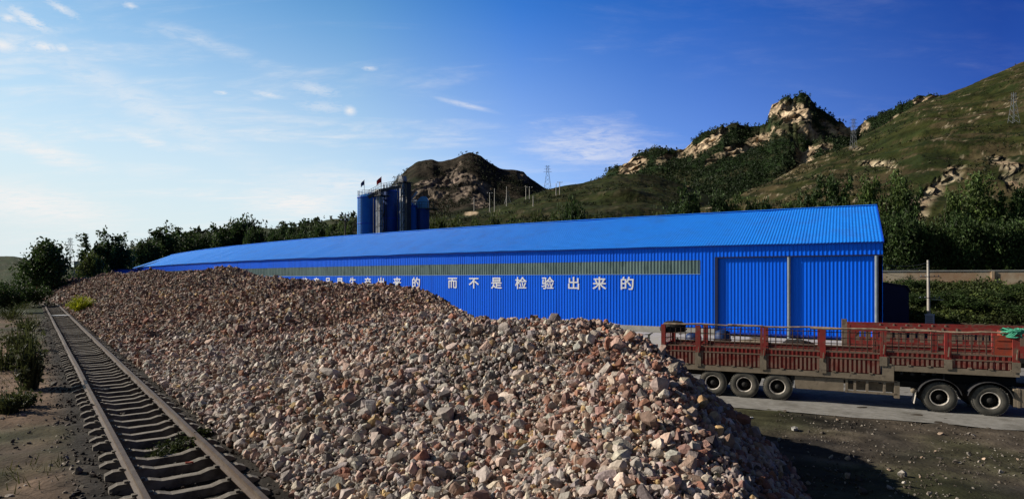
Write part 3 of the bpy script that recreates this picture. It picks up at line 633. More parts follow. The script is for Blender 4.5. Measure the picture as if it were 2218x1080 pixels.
def canopy(name, V, keep, n, hgt, base, seed, label, k=14):
    """a far wood: many small crowns of a few dozen faces on the slope, one mass"""
    rr = np.random.default_rng(seed); idx = rr.choice(np.where(keep)[0], n); C0 = V[idx] + rr.normal(0, 1.2, (n, 3)) * np.array([1, 1, .1])
    hh = hgt * rr.uniform(.5, 1.2, n)
    off = rr.normal(size=(n, k, 3)) * np.array([.26, .26, .30]); off[:, :, 2] += .5; off[:, :, :2] *= (1.25 - np.clip(off[:, :, 2:3], 0, 1))
    C = (C0[:, None] + off * hh[:, None, None]).reshape(-1, 3)
    Vv, Fc = leaf_quads(C, np.repeat(hh * .34, k), rr); cc = leaf_cols(len(C), rr, base, .3) * np.repeat(np.exp(rr.normal(0, .25, n)), 4 * k)[:, None]
    o = np_mesh(name, Vv, Fc, M_['leaf'], {'col': cc}, False); tag(o, label, 'woodland', kind='stuff')
nf = lambda V, s, th: fbm(V / s, 3, 91) > th
def spread(V, R_, nx, k):
    """grow the bare patches by k grid steps so that no crown stands on or before them"""
    g = R_[:len(R_) // nx * nx].reshape(-1, nx); o = g.copy()
    for dy in range(-k, k + 1):
        for dx in range(-k, k + 1): o = np.maximum(o, np.roll(np.roll(g, dy, 0), dx, 1))
    return o.ravel()
canopy('mountain_woodland', V_B, (R_B < .3) & nf(V_B, 30, -.35), 12500, 2.9, (.021, .037, .013), 1, 'dark scrub wood covering the rocky mountain', 9)
canopy('spur_woodland', V_B2, (R_B2 < .3) & (nf(V_B2, 30, -.6)), 9000, 2.7, (.021, .038, .013), 2, 'dark scrub wood covering the spur below the cliffs', 9)
canopy('quarry_woodland', V_D, (R_D < .3) & (nf(V_D, 30, -.3)), 5200, 2.2, (.018, .024, .012), 3, 'dark scrub wood around the bare quarry face', 9)
canopy('slope_scrub', V_A, (R_A < .2) & (fbm(V_A / 26, 3, 95) + .3 * (V_A[:, 2] < 40) > .28), 4500, 1.05, (.030, .036, .014), 4, 'low scrub dotted over the green hillside')
canopy('terrace_scrub', V_C, (fbm(V_C / 18, 3, 96) > .15), 2600, 1.1, (.022, .030, .011), 5, 'low scrub along the terraced hillside')
canopy('distant_woodland', V_E, nf(V_E, 60, -.1), 1800, 8, (.035, .05, .022), 6, 'hazy wood on the distant left hillside')

# ------------------------------------------------------------------ the long blue shed
def rel(mb, root):
    L = root.location; mb.v = [(p[0] - L.x, p[1] - L.y, p[2] - L.z) for p in mb.v]; return mb
shed = empty('blue_shed', (SX, SY, 0)); tag(shed, 'very long blue corrugated steel shed with white Chinese characters on its wall', 'shed')
S_DL, S_DR = wall_s(1549), wall_s(1897); DOOR_TOP = 6.62; SK0, SK1z = 5.19, 6.37; S_SK = wall_s(1517)
def sheet_strip(s0, s1, z0, z1, off=0.0, pitch=.30, dep=.035):
    mb = MB(); n = int((s1 - s0) / pitch); pat = [(0, 0), (.60, 0), (.68, -dep), (.92, -dep)]
    ss = [min(s1, s0 + (i + f) * pitch) for i in range(n + 1) for f, d in pat]; dd = [d for i in range(n + 1) for f, d in pat]
    x, y = wall_xy(np.array(ss), np.array(dd) + off)
    vs = [(x[i], y[i], z) for i in range(len(ss)) for z in (z0, z1)]
    mb.add(vs, [(2 * i, 2 * i + 2, 2 * i + 3, 2 * i + 1) for i in range(len(ss) - 1)]); return mb
def slab_strip(s0, s1, z0, z1, o0, o1, n=None, cap=True):
    """solid strip following the wall line between offsets o0 < o1"""
    n = n or max(2, int(abs(s1 - s0) / 4)); ss = np.linspace(s0, s1, n); xa, ya = wall_xy(ss, o0); xb, yb = wall_xy(ss, o1); mb = MB(); vs = []; fs = []
    for i in range(n): vs += [(xa[i], ya[i], z0), (xb[i], yb[i], z0), (xb[i], yb[i], z1), (xa[i], ya[i], z1)]
    for i in range(n - 1):
        for k in range(4): fs.append((4 * i + k, 4 * i + (k + 1) % 4, 4 * i + 4 + (k + 1) % 4, 4 * i + 4 + k))
    fs += [(3, 2, 1, 0), (4 * n - 4, 4 * n - 3, 4 * n - 2, 4 * n - 1)]; mb.add(vs, fs); return mb
w = sheet_strip(S_DL, SL, .55, SK0)
for mb in (sheet_strip(S_DL, SL, SK1z, SHE - .03), sheet_strip(S_DL, S_SK, SK0, SK1z), sheet_strip(-.05, S_DL, DOOR_TOP, SHE - .03)): w.add(mb.v, mb.f)
rel(w, shed).build('front_wall', M_['wall_blue'], shed)
sk = sheet_strip(S_SK, SL, SK0 + .002, SK1z - .002, .012, dep=.05); sk.m = [1 if k % 12 == 1 else 0 for k in range(len(sk.f))]
rel(sk, shed).build('skylight_strip', [M_['skylight'], M_['skylight_rib']], shed)
rel(slab_strip(S_SK, SL, SK0 - .03, SK0 + .005, -.055, -.04), shed).build('skylight_trim', M_['trim_pale'], shed)
rel(slab_strip(S_DL, SL, -.3, .552, -.03, .22), shed).build('plinth', M_['plinth'], shed)
rel(slab_strip(-.06, SL, SHE - .22, SHE - .06, -.20, -.06), shed).build('eave_gutter', M_['trim_blue'], shed)
# sliding doors, set back behind the posts
mid = wall_s(1709)
for a, b in ((mid + .02, S_DL - .05), (S_DR + .02, mid - .02)):
    d = sheet_strip(a, b, .12, DOOR_TOP + .3, .20, pitch=.27, dep=.03); rel(d, shed)
    do = d.build('sliding_door', M_['wall_blue'], shed)
    t = slab_strip(a, b, .10, .30, .13, .16); rel(t, shed).build('door_bottom_rail', M_['trim_blue'], do)
rel(slab_strip(S_DL - .22, S_DL + .02, 0, DOOR_TOP - .11, -.05, .5), shed).build('door_jamb', M_['navy'], shed)  # dark strip paints the shadow line at the edge of the door recess
rel(slab_strip(-.05, S_DL + .02, DOOR_TOP - .10, DOOR_TOP - .003, -.05, .5), shed).build('door_lintel', M_['navy'], shed)  # same dark colour for the shadow line under the wall above the doors
for s_ in (mid, S_DR - .05):
    x, y = wall_xy(s_, .0); mb = MB(); mb.tube([(x, y, -.2), (x, y, DOOR_TOP - .1)], .13, 14); rel(mb, shed).build('pipe_post', M_['grey_pipe'], shed)
# gable ends and back wall
for s_, nm in ((-.05, 'gable_wall'), (SL, 'gable_wall')):
    mb = MB(); offs = [(0, -.2, SHE - .03), (SW, -.2, SHR - .06), (2 * SW, -.2, SHE - .03)]; vs = []
    for o, z0, z1 in offs:
        x, y = wall_xy(s_, o + .01); vs += [(x, y, z0), (x, y, z1)]
    mb.add(vs, [(0, 2, 3, 1), (2, 4, 5, 3)]); rel(mb, shed).build(nm, M_['wall_blue'], shed)
rel(sheet_strip(-.05, SL, -.2, SHE - .03, 2 * SW, pitch=1.2), shed).build('back_wall', M_['wall_blue'], shed)
# roof: tile-profiled steel sheet, ribs down the slope and a small step every row
def roof_mesh(front=True):
    pitch = .24; ns = int((SL + .6) / pitch) * 4; ss = -.06 + np.arange(ns + 1) * pitch / 4
    rib = np.array([0, .030, .036, .010]); rows = 26; v = []; zr = []
    for r in range(rows): v += [r / rows, (r + .985) / rows]; zr += [0.0, .034]
    v.append(1.0); zr.append(0.0); v = np.array(v); zr = np.array(zr)
    Sg, Vg = np.meshgrid(ss, v, indexing='ij'); off = -.35 + (SW + .35) * Vg
    if not front: off = 2 * SW - off
    slope = (SHR - SHE) / SW; z = SHE + slope * (-.35) + (SHR - SHE + slope * .35) * Vg + np.tile(rib, ns // 4 + 1)[:ns + 1][:, None] + (.034 - zr[None, :])
    z += .03 * fbm(np.stack([Sg.ravel() / 3, Vg.ravel() * 2, 0 * Sg.ravel()], 1), 3, 5).reshape(z.shape)
    x, y = wall_xy(Sg.ravel(), off.ravel()); V = np.stack([x - SX, y - SY, z.ravel()], 1)
    return V, grid_faces(len(ss), len(v))
V, Fc = roof_mesh(True); np_mesh('roof', V, Fc, M_['roof_blue'], None, False, shed)
V, Fc = roof_mesh(False); np_mesh('roof', V, Fc, M_['roof_blue'], None, False, shed)
rel(slab_strip(-.08, SL + .3, SHR + .03, SHR + .09, SW - .25, SW + .25), shed).build('ridge_cap', M_['roof_blue'], shed)
mb = MB()
for k in range(2):
    o0, o1 = (-.38, SW) if k == 0 else (2 * SW + .38, SW)
    a = wall_xy(-.09, o0); b = wall_xy(-.09, o1); mb.bar((a[0], a[1], SHE - .13), (b[0], b[1], SHR + .02), .05, .16)
rel(mb, shed).build('verge_trim', M_['trim_blue'], shed)
# painted slogan, one glyph per mesh
CH_SIZE = 1.28
def glyph(ch, px, size=CH_SIZE):
    c = bpy.data.curves.new('glyph', 'FONT'); c.body = ch; c.size = 1.0; c.align_x = 'CENTER'; c.offset = 0; c.extrude = .004; c.resolution_u = 2
    o = bpy.data.objects.new('glyph', c); COL.objects.link(o); bpy.context.view_layer.update()
    me = bpy.data.meshes.new_from_object(o.evaluated_get(bpy.context.evaluated_depsgraph_get()))
    bpy.data.objects.remove(o); bpy.data.curves.remove(c)
    n = len(me.vertices); a = np.empty(n * 3, np.float32); me.vertices.foreach_get('co', a); a = a.reshape(-1, 3)
    a[:, 1] += 0
    a[:, 0] -= (a[:, 0].max() + a[:, 0].min()) / 2; a[:, 1] -= .36; a[:, 0] *= 1.12; a *= size
    s_ = wall_s(px); fc = np.concatenate([np.array([pl.vertices[:] if len(pl.vertices) == 3 else [0, 0, 0] for pl in me.polygons]).reshape(-1, 3)] + [np.array([[pl.vertices[0], pl.vertices[k], pl.vertices[k + 1]] for pl in me.polygons if len(pl.vertices) > 3 for k in range(1, len(pl.vertices) - 1)], int).reshape(-1, 3)]); fc = fc[fc[:, 0] != fc[:, 1]]
    Vs = []; Fs = []
    for k, (dx, dz) in enumerate(((0, 0), (.02, 0), (-.02, 0), (0, .016), (0, -.016), (.015, .012), (-.015, -.012), (.015, -.012), (-.015, .012))):
        x, y = wall_xy(s_ - a[:, 0] - dx * size, -.045 - a[:, 2] * .5 - .0025 * k); Vs.append(np.stack([x - SX, y - SY, 4.33 + a[:, 1] + dz * size], 1)); Fs.append(fc + k * n)
    bpy.data.meshes.remove(me); np_mesh('painted_character', np.concatenate(Vs), np.concatenate(Fs), M_['white_paint'], None, False, shed)
for ch, px in zip('合格产品是生产出来的而不是检验出来的', [638, 661, 686, 711, 737, 765, 797, 826, 861, 902, 981, 1027, 1076, 1129, 1187, 1243, 1299, 1359]): glyph(ch, px)

# annexe at the far end, lean-to in the shade at the near end
def house(name, label, cat, px0, px1, Y, top, depth, mat, roofm, pitch=.6, tilt=0.0):
    a = P(px0, 600, Y); b = P(px1, 600, Y); g = float(base_ground([(a.x + b.x) / 2], [Y])[0]) - .3; z1 = P(px0, top, Y).z
    root = empty(name, ((a.x + b.x) / 2, Y, g)); tag(root, label, cat); hw = (b.x - a.x) / 2; h = z1 - g
    m = MB(); m.box((-hw, 0, 0), (hw, depth, h)); m.build('wall', mat, root)
    m = MB(); m.add([(-hw - .15, -.2, h + .002), (hw + .15, -.2, h + .002 - tilt), (hw + .15, depth + .2, h + .002 - tilt), (-hw - .15, depth + .2, h + .002), (-hw - .15, -.2, h + .12), (hw + .15, -.2, h + .12 - tilt), (hw + .15, depth + .2, h + .12 - tilt), (-hw - .15, depth + .2, h + .12)],
          [(0, 1, 2, 3), (7, 6, 5, 4), (0, 4, 5, 1), (1, 5, 6, 2), (2, 6, 7, 3), (3, 7, 4, 0)]); m.build('roof', roofm, root)
    return root
house('annexe', 'low blue annexe peeping over the stones beside the far end of the shed', 'outbuilding', 241, 292, 150, 584, 8, M_['wall_blue'], M_['trim_blue'])
house('annexe', 'small blue lean-to with a dark roof right under the far roof tip', 'outbuilding', 293, 339, 138, 586, 6, M_['trim_blue'], M_['steel_dark'])
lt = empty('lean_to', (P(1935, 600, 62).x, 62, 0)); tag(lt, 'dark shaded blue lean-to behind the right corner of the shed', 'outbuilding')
hw = 1.55; m = MB(); m.prism([(-hw, -.3), (hw, -.3), (hw, 3.55), (hw - .35, 4.02), (-hw, 4.42)], 0, 7.0); m.build('wall', M_['navy'], lt)  # the big shed's shadow is painted into the wall and roof colour
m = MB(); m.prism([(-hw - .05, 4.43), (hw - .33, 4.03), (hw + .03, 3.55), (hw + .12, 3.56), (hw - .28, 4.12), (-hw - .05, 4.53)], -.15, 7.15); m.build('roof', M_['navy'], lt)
house('grey_house', 'small flat roofed grey building right of the lone round tree', 'house', 160, 187, 300, 566, 10, M_['house'], M_['steel_dark'])
house('grey_house', 'tiny upper block of the far grey building', 'house', 174, 184, 312, 560, 6, M_['house'], M_['steel_dark'])

# ------------------------------------------------------------------ silos
SYD = 120.0; kS = SYD / F
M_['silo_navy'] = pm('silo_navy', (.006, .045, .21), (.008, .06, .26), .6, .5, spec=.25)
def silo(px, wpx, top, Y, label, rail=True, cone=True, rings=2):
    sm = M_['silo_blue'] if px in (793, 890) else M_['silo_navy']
    q = P(px, top, Y); g = float(base_ground([q.x], [Y])[0]) - .2; h = q.z - g; r = wpx / F * Y / 2
    root = empty('silo', (q.x, Y, g)); tag(root, label, 'silo', 'silos behind the shed')
    m = MB(); m.lathe([(r, 0), (r, h)], n=28); m.build('body', sm, root)
    for k in range(rings): m = MB(); m.lathe([(r + .004, h * (.45 + .3 * k)), (r + .07, h * (.45 + .3 * k)), (r + .07, h * (.45 + .3 * k) + .12), (r + .004, h * (.45 + .3 * k) + .12)], n=28); m.build('hoop', M_['trim_blue'], root)
    m = MB(); m.lathe([(r + .005, h - .16), (r + .06, h - .16), (r + .06, h + .03), (r - .02, h + .03)], n=28); m.build('hoop', M_['trim_blue'], root)
    m = MB(); a0 = -2.0; cx_, cy_ = (r + .22) * math.cos(a0), (r + .22) * math.sin(a0); tx, ty = -math.sin(a0) * .28, math.cos(a0) * .28
    for s_ in (-1, 1): m.bar((cx_ + s_ * tx, cy_ + s_ * ty, 0), (cx_ + s_ * tx, cy_ + s_ * ty, h + 1.0), .07)
    for k in range(int(h / .55)): m.bar((cx_ - tx, cy_ - ty, .3 + k * .55), (cx_ + tx, cy_ + ty, .3 + k * .55), .04)
    m.build('ladder', M_['steel_dark'], root)
    m = MB(); m.lathe([(r, h + .005), (r * .5, h + .55 * bool(cone)), (.02, h + .8 * bool(cone) + .01)], n=28); m.build('roof', sm, root)
    if rail:
        m = MB()
        for k in range(14):
            a = 2 * math.pi * k / 14; m.bar((r * .97 * math.cos(a), r * .97 * math.sin(a), h), (r * .97 * math.cos(a), r * .97 * math.sin(a), h + 1.25), .06)
        for z in (.65, 1.25):
            pts = [(r * .97 * math.cos(2 * math.pi * k / 14), r * .97 * math.sin(2 * math.pi * k / 14), h + z) for k in range(15)]; m.tube(pts, .035, 5, caps=False)
        m.build('railing', M_['white_paint'], root)
    return root, h, r
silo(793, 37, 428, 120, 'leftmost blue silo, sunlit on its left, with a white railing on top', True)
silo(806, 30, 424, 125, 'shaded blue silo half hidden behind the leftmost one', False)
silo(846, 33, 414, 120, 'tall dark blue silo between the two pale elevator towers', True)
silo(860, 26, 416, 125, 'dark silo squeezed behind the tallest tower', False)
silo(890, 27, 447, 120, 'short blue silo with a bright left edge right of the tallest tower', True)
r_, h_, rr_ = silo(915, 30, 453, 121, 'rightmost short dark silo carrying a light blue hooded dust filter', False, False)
m = MB(); m.prism([(-1.15, h_ + .05), (1.15, h_ + .05), (1.15, h_ + 1.7), (.75, h_ + 2.4), (-.2, h_ + 2.3), (-.9, h_ + 1.5), (-1.15, h_ + .9)], -.9, .9); m.build('dust_filter', pm('filter_blue', (.10, .36, .62), (.07, .28, .5), 2, .5), r_)
m = MB()
for k in range(5): m.bar((-2.1 + k * 1.1, -1.6, h_ + .02), (-2.1 + k * 1.1, -1.6, h_ + 1.2), .06)
m.bar((-2.2, -1.6, h_ + 1.2), (2.9, -1.6, h_ + 1.2), .06); m.bar((-2.2, -1.6, h_ + .65), (2.9, -1.6, h_ + .65), .05); m.box((-2.2, -1.7, h_ - .08), (2.9, 1.2, h_ + .04)); m.build('platform', M_['steel_dark'], r_)
def tower(px, wpx, top, Y, label, head=False):
    q = P(px, top, Y); g = float(base_ground([q.x], [Y])[0]) - .2; h = q.z - g; w = wpx / F * Y
    root = empty('elevator_tower', (q.x, Y, g), -.75); tag(root, label, 'tower', 'pale elevator towers among the silos')
    m = MB(); n = int(h / 2.6)
    for k in range(n):
        z0 = h * k / n; z1 = h * (k + 1) / n - .12; m.box((-w * .5, -.35, z0), (-w * .06, .35, z1)); m.box((w * .06, -.35, z0), (w * .5, .35, z1), 1)
    m.build('casing', [M_['steel_pale'], M_['steel_pale']], root)
    if head:
        m = MB(); m.box((w * .62, .0, 0), (w * 1.35, 1.0, h - .4)); m.build('leg_duct', M_['steel_dark'], root)  # dark box added to stand for the tower's shaded right side
    m = MB()
    for k in range(n + 1): m.box((-w * .56, -.42, h * k / n - .12), (w * .56, .42, h * k / n - .005))
    for sx in (-.62, .62):
        for sy in (-.7, .8): m.bar((w * sx, sy, 0), (w * sx, sy, h), .1)
    for k in range(n):
        z0 = h * k / n; z1 = h * (k + 1) / n
        m.bar((w * .62, -.7, z0), (w * .62, .8, z1), .06); m.bar((-w * .62, .8, z0), (w * .62, .8, z1), .06)
    m.build('frame', M_['steel_dark'], root)
    m = MB(); m.prism([(-w * .75, h), (w * .75, h), (w * .45, h + 1.0), (-w * .45, h + 1.0)], -.55, .55); m.build('head_cover', M_['steel_pale'], root)
    m = MB(); m.box((-w * 1.1, -1.1, h - .34), (w * 1.7, 1.2, h - .25))
    for k in range(7): m.bar((-w * 1.1 + w * 2.8 * k / 6, -1.1, h - .25), (-w * 1.1 + w * 2.8 * k / 6, -1.1, h + .85), .05)
    for z in (.3, .85): m.bar((-w * 1.1, -1.1, h + z), (w * 1.7, -1.1, h + z), .05)
    m.build('platform', M_['steel_dark'], root); return root, h
tower(821, 14, 422, 117.5, 'shorter pale elevator tower just right of the leftmost silo')
tower(872, 11, 393, 117.5, 'tallest elevator tower, pale left and dark right, rising over all silos', True)
def chute(a, b, Y, wdt, label, mat='steel_dark'):
    A = P(a[0], a[1], Y); B = P(b[0], b[1], Y); root = empty('chute', A); tag(root, label, 'chute', 'chutes and walkways between the silos'); d = B - A
    m = MB(); m.bar((0, 0, 0), d, wdt, wdt); m.build('trough', M_[mat], root)
    m = MB(); n = 7; hgt = .95
    for k in range(n + 1): m.bar(d * (k / n) + Vector((0, -.5, .2)), d * (k / n) + Vector((0, -.5, hgt + .2)), .05)
    m.bar(Vector((0, -.5, hgt + .2)), d + Vector((0, -.5, hgt + .2)), .05); m.bar(Vector((0, -.5, .7)), d + Vector((0, -.5, .7)), .04); m.build('handrail', M_['steel_dark'], root)
chute((798, 427), (826, 412), 117, .55, 'dark sloping walkway from the leftmost silo up to the shorter tower')
chute((826, 412), (868, 404), 117, .5, 'dark walkway with handrail between the two elevator towers')
chute((885, 437), (904, 415), 118, .4, 'grey sloping chute above the short silo', 'steel_pale')
def flag(px, top, bot, Y, wpx, hpx, mat, label):
    q = P(px, bot, Y); h = P(px, top, Y).z - q.z; root = empty('flag', q); tag(root, label, 'flag')
    m = MB(); m.tube([(0, 0, 0), (0, 0, h)], .045, 6); m.build('pole', M_['pylon'], root)
    w = wpx / F * Y; hh = hpx / F * Y; m = MB(); vs = []; n = 7
    for i in range(n + 1):
        t = i / n
        for j in range(3): vs.append((-w * t * .95, .12 * math.sin(t * 6 + j), h - .05 - hh * j / 2 * (1 - .25 * t) - hh * .75 * t ** 1.3))
    m.add(vs, [(3 * i + j, 3 * i + j + 1, 3 * i + j + 4, 3 * i + j + 3) for i in range(n) for j in range(2)], smooth=True); m.build('cloth', M_[mat], root)
flag(789, 389, 427, 118.8, 8, 11, 'flag_blue', 'dark blue flag flying over the leftmost silo')
flag(826, 382, 412, 118.0, 11, 13, 'flag_red', 'red flag on a pole above the shorter elevator tower')

# ------------------------------------------------------------------ poles, pylons, wall on the right
def surf(V, px, py):
    qx = CX + F * V[:, 0] / V[:, 1]; qy = HY - F * (V[:, 2] - CH) / V[:, 1]
    i = np.argmin((qx - px) ** 2 + (qy - py) ** 2); return Vector(V[i])
def pylon(px, top, bot, V, label, Y=None, wk=.19, arms=3):
    b = surf(V, px, bot) if V is not None else P(px, bot, Y); h = (bot - top) / F * b.y
    root = empty('lattice_pylon', (b.x, b.y, b.z - .5)); tag(root, label, 'pylon'); w = h * wk / 2; t = max(.08, b.y * .00021); m = MB(); n = 6; h += .5
    prof = lambda z: w * (1 - .78 * min(1, z / (h * .72))) + .02 * h
    for sx, sy in ((-1, -1), (1, -1), (1, 1), (-1, 1)):
        for k in range(n):
            z0 = h * k / n; z1 = h * (k + 1) / n; m.bar((sx * prof(z0), sy * prof(z0), z0), (sx * prof(z1), sy * prof(z1), z1), t * 1.3)
    for k in range(n):
        z0 = h * k / n; z1 = h * (k + 1) / n; a = prof(z0); b2 = prof(z1)
        for s_ in (-1, 1):
            m.bar((-a, s_ * a, z0), (b2, s_ * b2, z1), t * .8); m.bar((a, s_ * a, z0), (-b2, s_ * b2, z1), t * .8); m.bar((s_ * a, -a, z0), (s_ * b2, b2, z1), t * .8)
    m.build('mast', M_['pylon'], root)
    for k in range(arms):
        z = h * (.74 + .11 * k); aw = h * (.17 - .03 * k); m = MB()
        for s_ in (-1, 1): m.bar((0, 0, z + .02 * h), (s_ * aw, 0, z), t); m.bar((0, 0, z - .015 * h), (s_ * aw, 0, z), t)
        m.build('crossarm', M_['pylon'], root)
pylon(1186, 358, 410, V_C, 'lattice pylon standing on the saddle between the two mountains', wk=.26)
pylon(2196, 200, 266, V_A, 'lattice pylon on the green hillside near the right border')
pylon(1848, 256, 320, V_A, 'slim lattice mast before the gap in the rocky mountain', wk=.13)
pylon(152, 515, 572, None, 'distant lattice pylon right of the lone round tree', Y=620, wk=.2)
pylon(1096, 402, 428, V_C, 'low lattice gantry tower among the grey poles', wk=.5, arms=1)
def upole(px, top, bot, V, label, mat='pole_concrete', rad=None, arms=(.93,), Y=None, group=None):
    b = surf(V, px, bot) if V is not None else P(px, bot, Y); h = (bot - top) / F * b.y; rad = rad or max(.15, b.y * .0006)
    root = empty('utility_pole', (b.x, b.y, b.z - .6)); tag(root, label, 'pole', group); m = MB(); m.tube([(0, 0, 0), (0, 0, h + .6)], [rad, rad * .7], 8); m.build('shaft', M_[mat], root)
    for a in arms:
        m = MB(); z = h * a + .6; L = max(.9, b.y * .0042); m.bar((-L, -rad, z), (L, -rad, z), rad * .8); m.build('crossarm', M_['steel_dark'], root)
        for sx in (-.9, 0, .9):
            m = MB(); m.lathe([(rad * .5, 0), (rad * .5, rad * 1.4), (rad * .2, rad * 2)], o=(sx * L, -rad, z + rad * .4), n=6); m.build('insulator', M_['white_paint'], root)
    return root
for px, t, b, lb in [(1026, 416, 446, 'leftmost grey pole of the group below the quarry face'), (1062, 417, 458, 'grey pole second from the left below the quarry face'), (1070, 408, 458, 'tallest grey pole of the group below the quarry face'),
                     (1096, 404, 446, 'grey pole next to the low lattice gantry'), (1140, 402, 432, 'first of the twin poles at the right foot of the quarry mountain'), (1148, 405, 432, 'second of the twin poles at the right foot of the quarry mountain'),
                     (1156, 424, 447, 'short pole below the twin poles'), (1206, 398, 424, 'left leg pole just right of the saddle pylon'), (1212, 395, 423, 'right leg pole just right of the saddle pylon')]:
    upole(px, t, b, V_C, lb, arms=(.95,) if px in (1062, 1148, 1212) else (), rad=.24)
upole(748, 461, 512, None, 'dark wooden pole with a crossarm left of the silos', 'bark', .16, (.92, .68), Y=132)
# near pole with two brackets and a white box
g0 = float(base_ground([P(2012, 600, 66).x], [66])[0]); q = P(2012, 563, 66)
up = empty('utility_pole', (q.x, 66, g0 - .3)); tag(up, 'pale concrete pole standing on the overgrown bank before the brick wall', 'pole'); H = q.z - g0 + .3
m = MB(); m.tube([(0, 0, 0), (-.09, 0, H)], [.17, .115], 12); m.build('shaft', M_['pole_concrete'], up)
for zz, ww in ((H - 1.75, 1.15), (H - 4.0, 1.25)):
    m = MB(); m.bar((-ww * .95, -.16, zz), (ww * .9, -.16, zz), .07); m.build('crossarm', M_['steel_dark'], up)
    for sx in (-.8, -.4, .4, .8):
        m = MB(); m.lathe([(.04, 0), (.05, .09), (.02, .13)], o=(sx * ww, -.16, zz + .035), n=8); m.build('insulator', M_['grey_pipe'], up)
m = MB(); m.bar((.2, -.2, H - 4.15), (1.35, -.2, H - 4.2), .09); m.build('bracket', M_['pole_concrete'], up)
bx = empty('meter_box', (P(2014, 690, 62.5).x, 62.5, P(2014, 702, 62.5).z), -.7); tag(bx, 'white louvred electric box at the foot of the concrete pole', 'box')
m = MB(); m.box((-.36, -.25, 0), (.36, .25, .95)); m.build('case', M_['white_paint'], bx)
m = MB()
for k in range(4): m.box((-.28, -.262, .15 + k * .2), (.28, -.252, .22 + k * .2))
m.build('louvre', M_['steel_dark'], bx); m = MB(); m.prism([(-.42, .955), (.42, .955), (.42, 1.0), (0, 1.08), (-.42, 1.0)], -.3, .3); m.build('lid', M_['white_paint'], bx)
for k, (dz, x1) in enumerate(((-.25, 1906), (-.6, 1904), (-1.75, 1902))):
    a = Vector((q.x - .1, 65.9, q.z + dz)); b = P(x1, 570 + 8 * k, 60); pts = [a.lerp(b, t) - Vector((0, 0, .35 * 4 * t * (1 - t))) for t in np.linspace(0, 1, 9)]
    m = MB(); m.tube(pts, .014, 4); o = m.build('overhead_wire', M_['pylon']); tag(o, ['uppermost thin wire from the concrete pole to the shed', 'middle thin wire from the concrete pole to the shed', 'lowest thin wire from the concrete pole to the shed'][k], 'wire')
# brick wall on top of the bank
WYAW = -math.atan(.397)
def on_wall(px):
    k = (px - CX) / F; y = (80 + .397 * 45.7) / (1 + .397 * k); return k * y, y
w0 = on_wall(1870); w1 = on_wall(2500); hwid = math.hypot(w1[0] - w0[0], w1[1] - w0[1]) / 2; wz = 5.72
bw = empty('brick_wall', ((w0[0] + w1[0]) / 2, (w0[1] + w1[1]) / 2, 2.0), WYAW); tag(bw, 'long weathered brick boundary wall along the top of the bank', 'wall')
m = MB(); m.box((-hwid, 0, -.5), (hwid, .3, wz - 2.0)); m.build('masonry', M_['brick'], bw)
m = MB(); m.box((-hwid, -.07, wz - 2.0 + .002), (hwid, .37, wz - 2.0 + .12)); m.build('coping', M_['plinth'], bw)
for px in (2150, 2290):
    a = on_wall(px); x = math.hypot(a[0] - w0[0], a[1] - w0[1]) - hwid; m = MB(); m.box((x - .16, -.12, -.5), (x + .16, -.003, wz - 2.03)); m.build('pilaster', M_['brick'], bw)

# ------------------------------------------------------------------ overgrown bank: undergrowth mass and single shrubs
rr = np.random.default_rng(5); n = 5200
bx_ = rr.uniform(31, 72, n); by_ = 80 - .397 * (bx_ - 45.7) - rr.uniform(.6, 17, n); gz = base_ground(bx_, by_)
keep = (gz > .12) & (bx_ / by_ < .9); bx_, by_, gz = bx_[keep], by_[keep], gz[keep]; n = len(bx_); k = 16
hh = np.clip(.9 + .7 * fbm(np.stack([bx_ / 3, by_ / 3, 0 * bx_], 1), 3, 6), .25, 1.9) * (1 - .45 * sstep(by_ + .397 * (bx_ - 45.7) - 80, -6, -1))
off = rr.normal(size=(n, k, 3)) * np.array([.35, .35, .28]); off[:, :, 2] = np.abs(off[:, :, 2] + .35)
C = np.stack([bx_, by_, gz], 1)[:, None] + off * hh[:, None, None]
V, Fc = leaf_quads(C.reshape(-1, 3), np.full(n * k, .19), rr); cb = leaf_cols(n * k, rr, (.040, .060, .018), .35, .35) * np.repeat(np.exp(.5 * fbm(np.stack([bx_ / 2.2, by_ / 2.2, 0 * bx_], 1), 3, 16)), 4 * k)[:, None]
tag(np_mesh('undergrowth', V, Fc, M_['leaf'], {'col': cb}, False), 'tangled green undergrowth covering the bank below the brick wall', 'undergrowth', kind='stuff')
for a in [(1985, 632, 56, 70, 'bush', 'rounded shrub left of the concrete pole'), (2050, 628, 70, 69, 'bush', 'shrub just right of the concrete pole'), (2105, 640, 80, 67, 'bush', 'wide shrub in the middle of the bank'),
          (2160, 626, 70, 68, 'bush', 'shrub under the pilaster of the brick wall'), (2205, 612, 56, 68, 'bush', 'tall shrub at the right border covering the wall foot'), (1975, 596, 44, 74, 'bush', 'dark shrub in front of the wall beside the lean-to'),
          (2080, 624, 44, 70, 'bush', 'small shrub close under the pale patch of the wall'), (2190, 650, 80, 65, 'bush', 'low wide shrub at the foot of the bank near the right border')]:
    tree(*a, 'shrubs on the overgrown bank', name='green_shrub')

